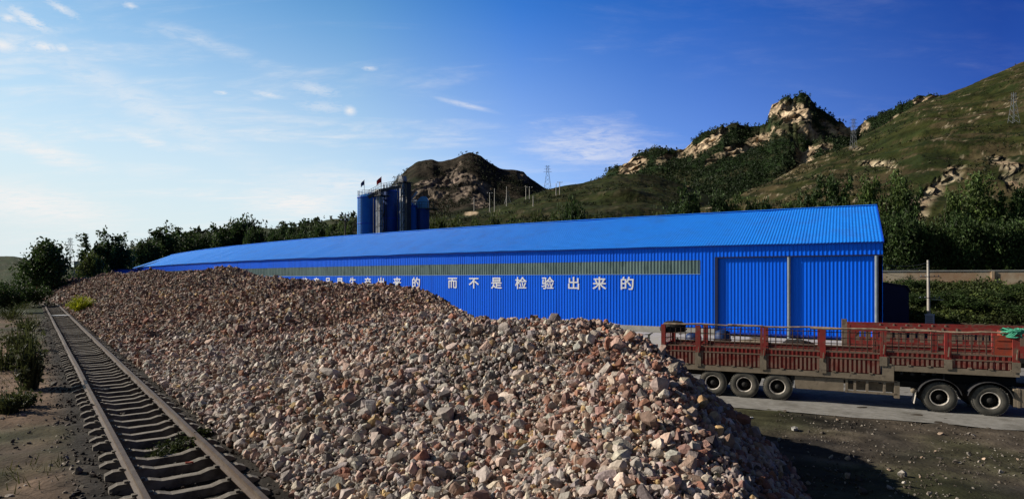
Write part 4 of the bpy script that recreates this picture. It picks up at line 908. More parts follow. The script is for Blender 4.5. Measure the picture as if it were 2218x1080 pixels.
# ------------------------------------------------------------------ heap of broken stone
def rock_protos(n, npts, seed):
    rr = np.random.default_rng(seed); out = []
    for _ in range(n):
        p = rr.uniform(-1, 1, (npts, 3)); p *= (np.abs(p).max(1, keepdims=True) ** .1); p /= np.maximum(np.linalg.norm(p, axis=1, keepdims=True), .62) ** .72
        p *= np.array([1.0, rr.uniform(.6, .95), rr.uniform(.45, .85)])
        bm = bmesh.new(); [bm.verts.new(q) for q in p]; r = bmesh.ops.convex_hull(bm, input=bm.verts)
        bmesh.ops.delete(bm, geom=[g for g in r['geom_interior'] if isinstance(g, bmesh.types.BMVert)], context='VERTS')
        bmesh.ops.triangulate(bm, faces=bm.faces); bm.verts.index_update()
        V = np.array([v.co[:] for v in bm.verts]); Fc = np.array([[v.index for v in f.verts] for f in bm.faces]); bm.free()
        out.append((V / np.abs(V).max(), Fc))
    return out
RP = rock_protos(22, 15, 3); RPN = rock_protos(26, 24, 4)
def rand_rot(n, rr):
    q = rr.normal(size=(n, 4)); q /= np.linalg.norm(q, axis=1, keepdims=True); w, x, y, z = q.T
    return np.stack([np.stack([1 - 2 * (y * y + z * z), 2 * (x * y - z * w), 2 * (x * z + y * w)], 1), np.stack([2 * (x * y + z * w), 1 - 2 * (x * x + z * z), 2 * (y * z - x * w)], 1),
                     np.stack([2 * (x * z - y * w), 2 * (y * z + x * w), 1 - 2 * (x * x + y * y)], 1)], 1)
PAL = np.array([[.45, .375, .30], [.29, .255, .22], [.42, .30, .23], [.28, .135, .085], [.14, .118, .105], [.38, .26, .12], [.22, .145, .108], [.40, .36, .31], [.26, .155, .12]])
PNAME = ['pale cream', 'grey', 'pinkish beige', 'rust red', 'dark grey', 'ochre', 'brown', 'whitish', 'reddish brown']
def stone_field():
    rr = np.random.default_rng(17); pts = []
    # cells in rail coordinates, finer near the viewer
    def cells(u0, u1, v0, v1, st):
        uu, vv = np.meshgrid(np.arange(u0, u1, st), np.arange(v0, v1, st), indexing='ij'); uu = uu.ravel() + rr.uniform(-.5, .5, uu.size) * st; vv = vv.ravel() + rr.uniform(-.5, .5, vv.size) * st
        return uu, vv, np.full(uu.size, st)
    for args in [(2, 12, 3.06, 17, .085), (-1, 14, 3.06, 24, .115), (-1, 14, 3.06, 24, .155), (-1, 14, 3.06, 24, .24), (14, 30, 3.06, 26, .135), (14, 30, 3.06, 26, .20), (30, 62, 3.06, 25, .17), (30, 62, 3.06, 25, .27), (62, 112, 3.2, 20, .25), (112, 190, 3.2, 18, .38)]:
        u, v, st = cells(*args); v = v + bend(u); pts.append((u * TU[0] + v * TV[0], u * TU[1] + v * TV[1], st))
    x = np.concatenate([p[0] for p in pts]); y = np.concatenate([p[1] for p in pts]); st = np.concatenate([p[2] for p in pts])
    g = base_ground(x, y); h = heap(x, y); thick = h - g
    keep = (thick > .02) & (y > 3.5) & (np.abs(x / np.maximum(y, .1)) < 1.05)
    x, y, st, h, thick = x[keep], y[keep], st[keep], h[keep], thick[keep]
    n = len(x); size = st * np.clip(np.exp(rr.normal(-.38, .36, n)), .3, 1.25) * np.where(rr.random(n) < .06, 1.3, 1)
    z = h + size * rr.uniform(-.30, .50, n)
    # colour: mixture shifts with the place (grey by the rails, warm on the near hump, brown-pink far away)
    p = np.stack([x, y, 0 * x], 1); a = fbm(p / 3.2, 3, 3); b = fbm(p / 8, 2, 13); u, v = uv(x, y)
    warm = np.clip(.5 + .7 * b + .6 * sstep(u, 18, 40) + .5 * sstep(v, 7, 11) - .9 * (1 - sstep(v, 4.2, 8)) * (1 - sstep(u, 20, 34)), 0, 1)
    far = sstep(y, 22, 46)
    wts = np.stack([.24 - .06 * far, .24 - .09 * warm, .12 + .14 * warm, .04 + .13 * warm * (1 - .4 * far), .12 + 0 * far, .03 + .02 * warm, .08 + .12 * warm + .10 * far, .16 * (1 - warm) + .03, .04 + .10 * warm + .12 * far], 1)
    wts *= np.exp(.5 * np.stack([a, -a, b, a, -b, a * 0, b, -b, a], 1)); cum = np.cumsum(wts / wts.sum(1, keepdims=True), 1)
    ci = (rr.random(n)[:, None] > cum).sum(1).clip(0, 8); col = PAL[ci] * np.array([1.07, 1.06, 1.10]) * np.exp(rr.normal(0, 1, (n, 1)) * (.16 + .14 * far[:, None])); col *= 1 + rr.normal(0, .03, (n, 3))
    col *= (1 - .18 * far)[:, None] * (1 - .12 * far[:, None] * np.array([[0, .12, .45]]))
    # the 300 largest in view become things of their own
    px = CX + F * x / y; py = HY + F * (CH - z) / y
    inf = (px > 20) & (px < 2200) & (py < 1072) & (py > 640)
    vis = np.ones(n, bool)
    for t in np.linspace(.55, .97, 15): vis &= (CH + (z + size * .5 - CH) * t) > heap(x * t, y * t, False) - .05
    score = np.where(inf & vis & (z - h > .0), size / y, 0); top = np.argsort(-score)[:300]
    rest = np.ones(n, bool); rest[top] = False
    rot = rand_rot(n, rr); scl = size[:, None] * np.exp(rr.normal(0, .24, (n, 3))) * .56
    near = y < 24
    Vs, Fs, Cs = [], [], []; off = 0
    pi = rr.integers(0, 1000, n)
    for PR, sel in ((RPN, near), (RP, ~near)):
        for k, (pv, pf) in enumerate(PR):
            ids = np.where(sel & rest & (pi % len(PR) == k))[0]
            if not len(ids): continue
            V = np.einsum('nij,nvj->nvi', rot[ids], pv[None] * scl[ids][:, None, :]) + np.stack([x[ids], y[ids], z[ids]], 1)[:, None]
            m = len(pv); Vs.append(V.reshape(-1, 3)); Fs.append((pf[None] + (np.arange(len(ids)) * m)[:, None, None] + off).reshape(-1, 3)); Cs.append(np.repeat(col[ids], m, 0)); off += len(ids) * m
    # the packed body below the loose stones
    uu, vv = np.meshgrid(np.concatenate([np.arange(-1, 60, .4), np.arange(60, 190, 1.2)]), np.arange(3.0, 27, .35), indexing='ij'); vb = vv.ravel() + bend(uu.ravel()); xb = uu.ravel() * TU[0] + vb * TV[0]; yb = uu.ravel() * TU[1] + vb * TV[1]
    zb = heap(xb, yb) - .12; gb = base_ground(xb, yb); zb = np.where(zb < gb, gb - .5, zb)
    gf = grid_faces(*uu.shape); gf = np.concatenate([gf[:, [0, 1, 2]], gf[:, [0, 2, 3]]]); Vs.append(np.stack([xb, yb, zb], 1)); Fs.append(gf + off); Cs.append(np.tile([.10, .08, .065], (len(xb), 1)))
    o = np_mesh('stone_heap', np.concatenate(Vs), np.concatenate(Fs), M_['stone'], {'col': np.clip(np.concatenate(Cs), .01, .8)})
    tag(o, 'long heap of broken limestone between the railway and the blue shed', 'stone heap', kind='stuff')
    LB = {}
    for i in top:
        pv, pf = RPN[pi[i] % len(RPN)]; V = (pv * scl[i]) @ rot[i].T
        o = np_mesh('broken_stone', V, pf, M_['stone'], {'col': np.clip(np.tile(col[i], (len(V), 1)), .01, .8)}); o.location = (x[i], y[i], z[i])
        zone = 'low in the heap near the rails' if px[i] < 900 else ('on the front slope of the near hump' if px[i] < 1480 else 'on the shaded right flank of the near hump')
        tag(o, f'{PNAME[ci[i]]} broken stone lying {zone}', 'stone', f'{PNAME[ci[i]]} broken stones {zone}')
    print('stones', n)
stone_field()

# ------------------------------------------------------------------ railway track
C0 = (RAIL_L + RAIL_R) / 2
q = tk(6.0, C0); track = empty('railway_track', (q[0], q[1], .95), TA); tag(track, 'rusty single railway track on concrete sleepers running along the stone heap', 'railway track')
def to_track(u, v, z):
    """track-root coordinates: x across, y along"""
    return (v - C0 + float(bend(u)), u - 6.0, z - .95)
prof = [(-.07, 0), (.07, 0), (.07, .012), (.016, .034), (.012, .10), (.036, .118), (.036, .15), (-.036, .15), (-.036, .118), (-.012, .10), (-.016, .034), (-.07, .012)]
us = np.concatenate([np.arange(1, 108, 2.0), np.arange(108, 165, 1.5)])
for v0 in (RAIL_L, RAIL_R):
    mb = MB(); vs = []; n = len(prof)
    wob = .012 * fbm(np.stack([us / 6, us * 0 + v0, us * 0], 1), 2, 3)
    for i, u in enumerate(us):
        for px_, pz in prof: vs.append(to_track(u, v0 + px_ * 1.15 + wob[i], RAIL_TOP - .15 + pz))
    mb.add(vs, [(i * n + k, i * n + (k + 1) % n, (i + 1) * n + (k + 1) % n, (i + 1) * n + k) for i in range(len(us) - 1) for k in range(n)]); mb.build('rail', M_['rail'], track)
def sleeper_mesh():
    mb = MB(); pr = [(-1.15, -.22), (1.15, -.22), (1.15, .03), (1.02, .09), (.50, .085), (.32, .03), (-.32, .03), (-.50, .085), (-1.02, .09), (-1.15, .03)]
    n = len(pr); b0, t0 = .13, .095; vs = [(x, -(b0 if z < 0 else t0), z) for x, z in pr] + [(x, (b0 if z < 0 else t0), z) for x, z in pr]
    mb.add(vs, [tuple(range(n)), tuple(reversed(range(n, 2 * n)))] + [(i, i + n, (i + 1) % n + n, (i + 1) % n) for i in range(n)])
    for s_ in (-1, 1):
        for d in (-.13, .13): mb.box((s_ * .7525 + d - .035, -.05, .086), (s_ * .7525 + d + .035, .05, .125))
    return mb
sp = sleeper_mesh().build('sleeper', M_['sleeper'], track); SPACE = .86
for k in range(100):
    u = 4.6 + k * SPACE; o = sp if k == 0 else sp.copy()
    if k: COL.objects.link(o); o.parent = track
    o.location = (float(bend(u)) + random.gauss(0, .02), u - 6.0 + random.gauss(0, .03), .985 - .95 + random.gauss(0, .012)); o.rotation_euler = (random.gauss(0, .02), random.gauss(0, .008), random.gauss(0, .012))
mb = MB(); base = sleeper_mesh()
for k in range(100, 170):
    u = 4.6 + k * SPACE; mb.add([(p[0] + float(bend(u)), p[1] + u - 6.0, p[2] + .035) for p in base.v], base.f)
tag(mb.build('far_sleepers', M_['sleeper'], track), kind='stuff')

def pebbles(name, n, ufn, size, label, cols, seed):
    rr = np.random.default_rng(seed); x, y = ufn(rr, n); z = base_ground(x, y); s = size * np.exp(rr.normal(0, .45, n)); rot = rand_rot(n, rr); Vs = []; Fs = []; Cs = []; off = 0; pi = rr.integers(0, len(RP), n)
    cc = np.array(cols)[rr.integers(0, len(cols), n)] * np.exp(rr.normal(0, .25, (n, 1)))
    for k, (pv, pf) in enumerate(RP):
        ids = np.where(pi == k)[0]
        if not len(ids): continue
        V = np.einsum('nij,nvj->nvi', rot[ids], pv[None] * s[ids][:, None, None] * np.array([1, 1, .8])) + np.stack([x[ids], y[ids], z[ids] + s[ids] * .3], 1)[:, None]
        m = len(pv); Vs.append(V.reshape(-1, 3)); Fs.append((pf[None] + (np.arange(len(ids)) * m)[:, None, None] + off).reshape(-1, 3)); Cs.append(np.repeat(cc[ids], m, 0)); off += len(ids) * m
    o = np_mesh(name, np.concatenate(Vs), np.concatenate(Fs), M_['stone'], {'col': np.clip(np.concatenate(Cs), .01, .8)}); tag(o, label, 'gravel', kind='stuff')
def f_uv(u0, u1, v0, v1, pw=1.6):
    def fn(rr, n):
        u = u0 + (u1 - u0) * rr.random(n) ** pw; v = rr.uniform(v0, v1, n) + bend(u); return u * TU[0] + v * TV[0], u * TU[1] + v * TV[1]
    return fn
pebbles('track_ballast', 9000, f_uv(4, 70, .5, 4.0), .026, 'dark gravel ballast between and beside the rails', [(.055, .047, .04), (.035, .031, .027), (.09, .078, .066), (.055, .04, .032)], 41)
pebbles('left_gravel', 5000, f_uv(6, 60, -9, .8), .03, 'loose gravel on the dirt left of the track', [(.20, .16, .12), (.11, .09, .07), (.28, .24, .20)], 42)
def f_yard(rr, n):
    y = 10.5 + 13 * rr.random(n) ** 1.2; x = y * rr.uniform(.42, .95, n); k = (x - 8.13) * RN[0] + (y - 25.3) * RN[1] < -2.1; return x[k], y[k]
def pebbles_yard():
    rr = np.random.default_rng(43); x, y = f_yard(rr, 3500); it = iter([0])
    pebbles('yard_gravel', len(x), lambda r, n: (x, y), .022, 'pebbles and pale stone crumbs scattered over the dark yard soil', [(.10, .085, .07), (.06, .05, .042), (.22, .20, .17), (.08, .065, .05)], 44)
    x, y = f_yard(np.random.default_rng(45), 90)
    pebbles('yard_rubble', len(x), lambda r, n: (x, y), .048, 'larger pale stone crumbs scattered over the dark yard soil', [(.42, .39, .35), (.30, .26, .22), (.36, .27, .20)], 46)
pebbles_yard()

# ------------------------------------------------------------------ weeds and litter
def weed(px, base_py, top_py, wpx, label, col, seed, gz=.95, n=260, leafy=.5, name='weed', group='weeds beside the track', cat='weed'):
    Ys = np.linspace(6, 110, 1500); xs = (px - CX) / F * Ys; zs = CH + (HY - base_py) / F * Ys; gs = np.maximum(base_ground(xs, Ys), heap(xs, Ys)); Y = float(Ys[np.argmax(zs < gs)]); b = P(px, base_py, Y); h = (base_py - top_py) / F * Y; w = wpx / F * Y; rr = np.random.default_rng(seed)
    m = n; a0 = rr.uniform(0, 2 * math.pi, m); r0 = w * .35 * np.sqrt(rr.random(m)); r1 = r0 + w * .55 * rr.random(m); hh = h * rr.uniform(.45, 1.05, m) * (1 - .45 * (r0 / (w * .35)) ** 2)
    Vs = []; Fs = []; off = 0
    for i in range(m):
        d = Vector((math.cos(a0[i]), math.sin(a0[i]), 0)); s_ = Vector((-d.y, d.x, 0)) * (.012 + .010 * h); p0 = d * r0[i]; p1 = d * ((r0[i] + r1[i]) / 2) + Vector((0, 0, hh[i] * .6)); p2 = d * r1[i] + Vector((rr.normal(0, .04), rr.normal(0, .04), hh[i]))
        Vs += [p0 - s_, p0 + s_, p1 + s_ * .8, p1 - s_ * .8, p2 + s_ * .1, p2 - s_ * .1]; Fs += [(off, off + 1, off + 2, off + 3), (off + 3, off + 2, off + 4, off + 5)]; off += 6
    V = np.array([tuple(v) for v in Vs]); Fq = np.array(Fs); cc = np.repeat(np.asarray(col)[None] * np.exp(rr.normal(0, .3, (m, 1))), 6, 0)
    k = int(n * 3 * leafy)
    if k:
        j = rr.integers(0, m, k); t = rr.uniform(.25, 1, k); C = np.stack([np.cos(a0[j]) * (r0[j] + (r1[j] - r0[j]) * t), np.sin(a0[j]) * (r0[j] + (r1[j] - r0[j]) * t), hh[j] * t], 1) + rr.normal(0, .05 * w + .02, (k, 3)) * np.array([1, 1, .6])
        V2, F2 = leaf_quads(C, np.full(k, .05 + .035 * h), rr); V = np.concatenate([V, V2]); Fq = np.concatenate([Fq, F2 + off]); cc = np.concatenate([cc, np.repeat(np.asarray(col)[None] * np.exp(rr.normal(0, .35, (k, 1))), 4, 0)])
    V[:, 2] = np.abs(V[:, 2]); o = np_mesh(name, V, Fq, M_['leaf'], {'col': np.clip(cc, .004, .6)}); o.location = b; tag(o, label, cat, group)
weed(176, 672, 637, 38, 'bright yellow green bush between the rails and the heap', (.30, .33, .02), 1, n=420, leafy=1.0, name='yellow_bush', group=None, cat='bush')
GD = (.055, .066, .022)
for i, a in enumerate([(64, 842, 700, 46, 'tall dark weed clump nearest the left rail, standing above the others'), (40, 760, 690, 60, 'weed clump behind the tall one left of the track'), (12, 800, 735, 60, 'weed clump at the left border, middle one'),
                       (20, 895, 830, 56, 'low weed clump in front of the tall one at the left border'), (52, 880, 838, 40, 'small weed tuft right at the foot of the tall clump'), (58, 715, 672, 44, 'farther weed clump along the left rail'),
                       (25, 690, 655, 60, 'far weed clump at the left border'), (50, 668, 645, 60, 'farthest weed clump before the bend of the track')]):
    weed(*a, GD, 10 + i, n=110, leafy=.9)
for i, a in enumerate([(375, 985, 948, 64, 'leafy weed between the rails, left of its neighbour'), (412, 972, 936, 52, 'leafy weed between the rails touching the right rail'), (345, 1000, 972, 40, 'small weed between the rails in front of the leafy ones'), (440, 948, 925, 26, 'little weed growing against the right rail')]):
    weed(*a, (.040, .052, .016), 30 + i, n=90, leafy=1.3, group='weeds between the rails')
rr = np.random.default_rng(9); n = 15000; u = 14 + 70 * rr.random(n) ** 1.2; v = -rr.uniform(-.2, 1, n) * 16 + .4; x = u * TU[0] + v * TV[0]; y = u * TU[1] + v * TV[1]
kp = (fbm(np.stack([x / 3.0, y / 3.0, 0 * x], 1), 4, 7) + .25 * sstep(y, 15, 45) > .22) & (v < .6); x, y = x[kp], y[kp]; n = len(x); z = base_ground(x, y)
h = rr.uniform(.06, .22, n) * (1 + sstep(y, 18, 40)); a = rr.uniform(0, 6.28, n); dx = np.cos(a) * .012; dy = np.sin(a) * .012; lx = rr.normal(0, .10, n); ly = rr.normal(0, .10, n)
V = np.stack([np.stack([x - dx, y - dy, z - .02], 1), np.stack([x + dx, y + dy, z - .02], 1), np.stack([x + lx + dx * .3, y + ly + dy * .3, z + h], 1), np.stack([x + lx - dx * .3, y + ly - dy * .3, z + h], 1)], 1).reshape(-1, 3)
tag(np_mesh('verge_grass', V, np.arange(n * 4).reshape(-1, 4), M_['leaf'], {'col': leaf_cols(n, rr, (.045, .052, .018), .35, .5)}), 'thin grass and low weeds on the dirt left of the track', 'grass', kind='stuff')

def slab_thing(name, px, py, gz, wm, dm, hm, mat, label, cat, rz=0.0):
    Y = (CH - gz) * F / (py - HY); b = P(px, py, Y); b.z = gz; o = empty(name, b, rz); bpy.data.objects.remove(o)
    rr = random.Random(px); bm_ = MB(); n = 9; top = []; bot = []
    for k in range(n):
        a = 2 * math.pi * k / n; r = rr.uniform(.8, 1.1); top.append((math.cos(a) * wm / 2 * r, math.sin(a) * dm / 2 * r, hm * rr.uniform(.6, 1.3))); bot.append((math.cos(a) * wm / 2 * r, math.sin(a) * dm / 2 * r, 0))
    bm_.add(top + bot + [(0, 0, hm * 1.2)], [(k, (k + 1) % n, 2 * n) for k in range(n)] + [(k, k + n, (k + 1) % n + n, (k + 1) % n) for k in range(n)]); o = bm_.build(name, mat); o.location = b; o.rotation_euler = (0, 0, rz); tag(o, label, cat)
slab_thing('white_sheet', 131, 683, 1.23, 1.9, .9, .05, M_['litter'], 'crumpled white sheet lying across both rails far down the track', 'litter', TA)
slab_thing('red_rag', 411, 1002, 1.09, .16, .08, .03, M_['truck_panel'], 'small red rag lying on a sleeper near the right rail', 'litter', .5)
slab_thing('white_bag', 308, 697, 1.35, .7, .35, .12, M_['litter'], 'flat white scrap on the lower slope of the heap', 'litter', .9)
slab_thing('white_bag', 1625, 905, .03, .22, .10, .04, M_['litter'], 'small white plastic scrap at the foot of the heap near the road', 'litter', .2)
slab_thing('white_bag', 1722, 930, .03, .30, .16, .07, M_['plinth'], 'white plastic scrap with a dark shadow on the yard soil', 'litter', .7)
slab_thing('white_bag', 1835, 1034, .03, .14, .12, .09, M_['pole_wood'], 'light stone-like lump on the soil right of the heap shadow', 'litter', .7)

# ------------------------------------------------------------------ cargo truck
TYAW = math.atan2(-.413, .911)
def s_of(px): k = (px - CX) / F; return (25.3 * k - 8.13) / (.911 + .413 * k)
truck = empty('cargo_truck', (8.13, 25.3, .02), TYAW); tag(truck, 'long dusty red stake-side semi-trailer truck parked on the concrete road by the heap', 'truck')
def wheel(root, x, ysign=1, y=0.0, dual=True, r=.535):
    """outer face looks towards -y when ysign = 1"""
    w = .30; m = MB(); s_ = ysign
    hub = [(.0, .02), (.085, .02), (.10, .06), (.10, .16), (.20, .17), (.20, .24), (.30, .26), (.30, .33), (.0, .33)]
    m.lathe([(a, y + s_ * b) for a, b in hub], 'y', (x, 0, r), 20)
    for k in range(10):
        a = 2 * math.pi * k / 10; m.lathe([(.016, y + s_ * .14), (.016, y + s_ * .17)], 'y', (x + .15 * math.cos(a), 0, r + .15 * math.sin(a)), 6)
    wo = m.build('wheel', M_['dust'] if False else M_['black'], root)
    ty = [(.285, .035), (.30, .01), (.36, -.005), (.43, -.01), (.485, .005), (.52, .03), (.535, .06), (.535, .10), (.522, .105), (.522, .125), (.535, .13), (.535, .18), (.522, .185), (.522, .205), (.535, .21), (.535, .25), (.52, .28), (.48, .30), (.36, .305), (.285, .27)]
    m = MB(); m.lathe([(a, y + s_ * b) for a, b in ty], 'y', (x, 0, r), 40, closed=True)
    if dual: m.lathe([(a, y + s_ * (b + .34)) for a, b in ty], 'y', (x, 0, r), 32, closed=True)
    for k in range(44):                                    # shoulder lugs
        a = 2 * math.pi * k / 44; c, sn = math.cos(a), math.sin(a); mt = Matrix.Translation((x, y + s_ * .028, r)) @ Matrix.Rotation(-a, 4, 'Y'); m.box((.505, -.018, -.022), (.541, .04, .022), mat=mt)
    m.build('tyre', M_['tyre'], wo)
    m = MB(); m.lathe([(a, y + s_ * b) for a, b in [(.288, .03), (.30, .012), (.293, .004), (.268, .02), (.258, .06), (.25, .16), (.262, .16), (.27, .07)]], 'y', (x, 0, r), 32, closed=True); m.build('rim', M_['rim'], wo)
    m = MB(); m.lathe([(.0, y + s_ * .03), (.045, y + s_ * .033), (.062, y + s_ * .05), (.0, y + s_ * .05)], 'y', (x, 0, r), 12); m.build('hub_cap', M_['dust'], wo)
WX = [0.02, 1.22, 2.44, 7.73, 9.20]
for x in WX:
    wheel(truck, x, 1, .0, True); wheel(truck, x, -1, 2.42, True)
SE, SG, SF = -2.06, 6.02, 10.0                             # rear end, step of the gooseneck, front end
W_ = 2.46
posts = [SE + .10, s_of(1512), s_of(1653), s_of(1782), s_of(1913), s_of(2053), SF - .10]
m = MB(); m.box((SE, .12, 1.02), (SG, W_ - .14, 1.20)); m.box((SG, .12, 1.38), (SF, W_ - .14, 1.56)); m.box((SE + .02, .02, 1.205), (SG, W_ - .04, 1.255)); m.box((SG + .002, .02, 1.565), (SF, W_ - .04, 1.60)); m.box((SG - .02, .05, 1.02), (SG + .06, W_ - .07, 1.55)); m.build('deck', M_['black'], truck)
for yy in (-.035, W_ - .035):
    m = MB(); m.box((SE, yy, 1.03), (SG + .30, yy + .09, 1.235)); m.box((SG + .305, yy, 1.40), (SF, yy + .09, 1.60)); m.box((SG - .05, yy - .005, 1.02), (SG + .31, yy + .10, 1.62))
    for k in range(20): m.box((SE + .4 + k * .6, yy - .02, 1.235 if SE + .4 + k * .6 < SG - .1 else 1.60), (SE + .52 + k * .6, yy + .03, 1.28 if SE + .4 + k * .6 < SG - .1 else 1.645))
    m.build('side_sill', M_['dust'], truck)
for sx in (.7, .95): pass
m = MB(); m.box((SE + .1, .75, .72), (SG, .90, 1.01)); m.box((SE + .1, W_ - .95, .72), (SG, W_ - .80, 1.01)); m.box((SG - .4, .75, .95), (SF + .1, .90, 1.37)); m.box((SG - .4, W_ - .95, .95), (SF + .1, W_ - .80, 1.37))
for x in WX[:3]: m.box((x - .07, .3, .46), (x + .07, W_ - .35, .60)); m.box((x - .5, .62, .62), (x + .5, .72, .72))
m.box((SG - .3, .55, .75), (SF + 1.0, .70, .98)); m.box((SG - .3, W_ - .75, .75), (SF + 1.0, W_ - .60, .98))
for x in WX[3:]: m.box((x - .09, .3, .44), (x + .09, W_ - .35, .62))
m.build('chassis', M_['black'], truck)
def bay(x0, x1, y0, out, left, panel=False, far=False):
    """one side board with its cage between two posts; out = -1 faces the viewer"""
    zb, zt, zr, zu = (1.238, 1.755, 1.80, 1.97) if left else (1.603, 1.885, 1.93, 2.07)
    m = MB(); m.box((x0, y0, zb + .001), (x1, y0 + .03, zt)); n = int((x1 - x0) / .145)
    for k in range(n):
        xx = x0 + (k + .5) * (x1 - x0) / n; a, b = (y0 - .045, y0 - .001) if out < 0 else (y0 + .031, y0 + .075)
        m.box((xx - .036, a, zb + .03), (xx + .036, b, zt - .002), 1)
    for k in range(n): xx = x0 + (k + .5) * (x1 - x0) / n; m.box((xx - .03, y0 - .03 if out < 0 else y0 + .031, zr + .002), (xx + .03, y0 - .001 if out < 0 else y0 + .06, zu - .002))
    m.box((x0, y0 - .001 + .002, zr + .001), (x1, y0 + .028, zu)); 
    bd = m.build('side_board', [M_['truck_red'], M_['truck_rib']], truck)
    m = MB(); m.box((x0, y0 - .055, zt + .001), (x1, y0 + .05, zr)); m.box((x0, y0 - .03, zu + .001), (x1, y0 + .045, zu + .045)); m.build('board_rail', M_['truck_dusty'], bd)
    top = 2.80; m = MB()
    if panel: m.box((x0, y0, zu + .05), (x1, y0 + .03, top)); m.box((x0 + .05, y0 - .02, zu + .3), (x1 - .05, y0 - .001, zu + .34)); m.box((x0 + .05, y0 - .02, zu + .55), (x1 - .05, y0 - .001, zu + .59)); m.build('solid_panel', M_['truck_panel'], truck); return
    if far: return
    rr = random.Random(int(x0 * 100) + int(y0 * 7)); nv = max(3, int((x1 - x0) / .19))
    for k in range(nv + 1):
        xx = x0 + k * (x1 - x0) / nv + rr.uniform(-.015, .015); m.bar((xx, y0 + .015, zu + .04), (xx + rr.uniform(-.01, .01), y0 + .015, top), .024 + .016 * (rr.random() < .25))
    for k in range(4): z = zu + .12 + (top - zu - .1) * k / 3.4; m.bar((x0, y0 + .03, z + rr.uniform(-.01, .01)), (x1, y0 + .03, z + rr.uniform(-.01, .01)), .028)
    m.build('cage_panel', M_['rusty_bar'], truck)
for yy, out in ((0.0, -1), (W_ - .03, 1)):
    for i in range(6):
        x0 = posts[i] + .09; x1 = posts[i + 1] - .09; left = i < 4
        if i == 5: bay(x0, x1 - .52, yy, out, left, far=out > 0); bay(x1 - .50, x1, yy, out, left, panel=out < 0, far=out > 0)
        else: bay(x0, x1, yy, out, left, far=out > 0)
    for i, xx in enumerate(posts):
        wd = .085 if i == 0 else .10; zb = 1.24 if i < 4 else 1.62
        m = MB(); y_a, y_b = (yy - .06, yy + .06); zp = 2.84 if out < 0 else 2.72
        if i in (2, 4, 5): m.box((xx - wd, y_a, zb), (xx - .012, y_b, zp)); m.box((xx + .012, y_a, zb), (xx + wd, y_b, zp))
        else: m.box((xx - wd, y_a, zb), (xx + wd, y_b, zp))
        p_ = m.build('stake_post', M_['truck_red'], truck)
        m = MB(); m.box((xx - wd - .02, y_a - .012 if out < 0 else y_b + .002, zb - .06), (xx + wd + .02, y_a - .002 if out < 0 else y_b + .012, zb + (.50 if i < 4 else .28))); m.bar((xx, y_a - .03 if out < 0 else y_b + .03, zb + .38), (xx + .03, y_a - .03 if out < 0 else y_b + .03, zb + .72), .03); m.build('post_latch', M_['dust'], p_)
# rear gate and front board
m = MB()
for k in range(12): yy = .1 + k * (W_ - .2) / 11; m.bar((SE + .03, yy, 1.98), (SE + .03, yy, 2.78), .02)
for z in (2.15, 2.4, 2.6, 2.78): m.bar((SE + .03, .06, z), (SE + .03, W_ - .08, z), .022)
m.box((SE, .07, 1.26), (SE + .04, W_ - .1, 1.97)); m.build('tail_gate', M_['truck_red'], truck)
m = MB(); m.box((SF - .05, .07, 1.62), (SF - .01, W_ - .1, 2.82)); m.build('head_board', M_['truck_panel'], truck)
# lashed poles on top of the cage
rr = random.Random(3)
for (x0, x1, yy) in [(SE + .1, 1.9, -.01), (.6, 4.6, .0), (3.6, 7.6, -.02), (6.6, SF - .3, .0)]:
    m = MB(); pts = [(x0 + (x1 - x0) * t, yy + rr.uniform(-.02, .02), 2.875 + .02 * math.sin(t * 9 + x0) + rr.uniform(-.008, .008)) for t in np.linspace(0, 1, 9)]; m.tube(pts, [.045 - .018 * t for t in np.linspace(0, 1, 9)], 7); m.build('lashed_pole', M_['pole_wood'], truck)
# under-run gear: tool box, rack, mudguards, tank, lamp, hangers
m = MB(); m.box((3.05, .04, .52), (4.72, .60, 1.0)); m.box((3.05, .02, .96), (4.75, .62, 1.0)); m.build('tool_box', M_['dust'], truck)
m = MB()
for z in (.50, .95): m.box((4.76, .03, z), (6.45, .12, z + .07))
for x in (4.78, 5.05, 5.45, 6.0, 6.36): m.box((x, .032, .571), (x + .08, .11, .949))
m.box((6.35, .03, .40), (6.52, .55, 1.0)); m.box((4.8, .3, .57), (6.4, .34, .93)); m.build('side_guard', M_['dust'], truck)
m = MB(); m.tube([(2.98, .12, 1.0), (3.0, .10, .75), (2.96, .12, .6)], .03, 8); m.build('support_leg', M_['steel_pale'], truck)
for x in WX[3:]:
    m = MB(); vs = []; n = 12
    for k in range(n + 1):
        a = R(168) - R(156) * k / n; 
        for rad in (.635, .65):
            for yy in (-.06, .62): vs.append((x + rad * 1.04 * math.cos(a), yy, .535 + rad * math.sin(a)))
    fs = []
    for k in range(n):
        b = 4 * k; fs += [(b, b + 1, b + 5, b + 4), (b + 2, b + 6, b + 7, b + 3), (b, b + 4, b + 6, b + 2), (b + 1, b + 3, b + 7, b + 5)]
    m.add(vs, fs, smooth=False); m.build('mudguard', M_['steel_dark'], truck)
m = MB(); m.add([(WX[3] - .70, -.05, .72), (WX[3] - .70, .55, .72), (WX[3] - .78, .55, .26), (WX[3] - .78, -.05, .26), (WX[3] - .69, -.05, .72), (WX[3] - .69, .55, .72), (WX[3] - .77, .55, .26), (WX[3] - .77, -.05, .26)], [(0, 1, 2, 3), (7, 6, 5, 4), (0, 3, 7, 4), (1, 5, 6, 2), (0, 4, 5, 1), (3, 2, 6, 7)]); m.build('mud_flap', M_['pole_concrete'], truck)
m = MB(); m.lathe([(.0, -.08), (.07, -.08), (.085, -.04), (.085, .02), (.0, .02)], 'y', (WX[3] - .80, 0, .72), 14); m.build('tail_lamp', M_['dust'], truck)
m = MB(); m.box((9.85, .0, .38), (11.6, .62, .98)); [m.box((9.95 + .5 * k, -.012, .36), (10.02 + .5 * k, .63, 1.0)) for k in range(4)]; m.build('fuel_tank', M_['dust'], truck)
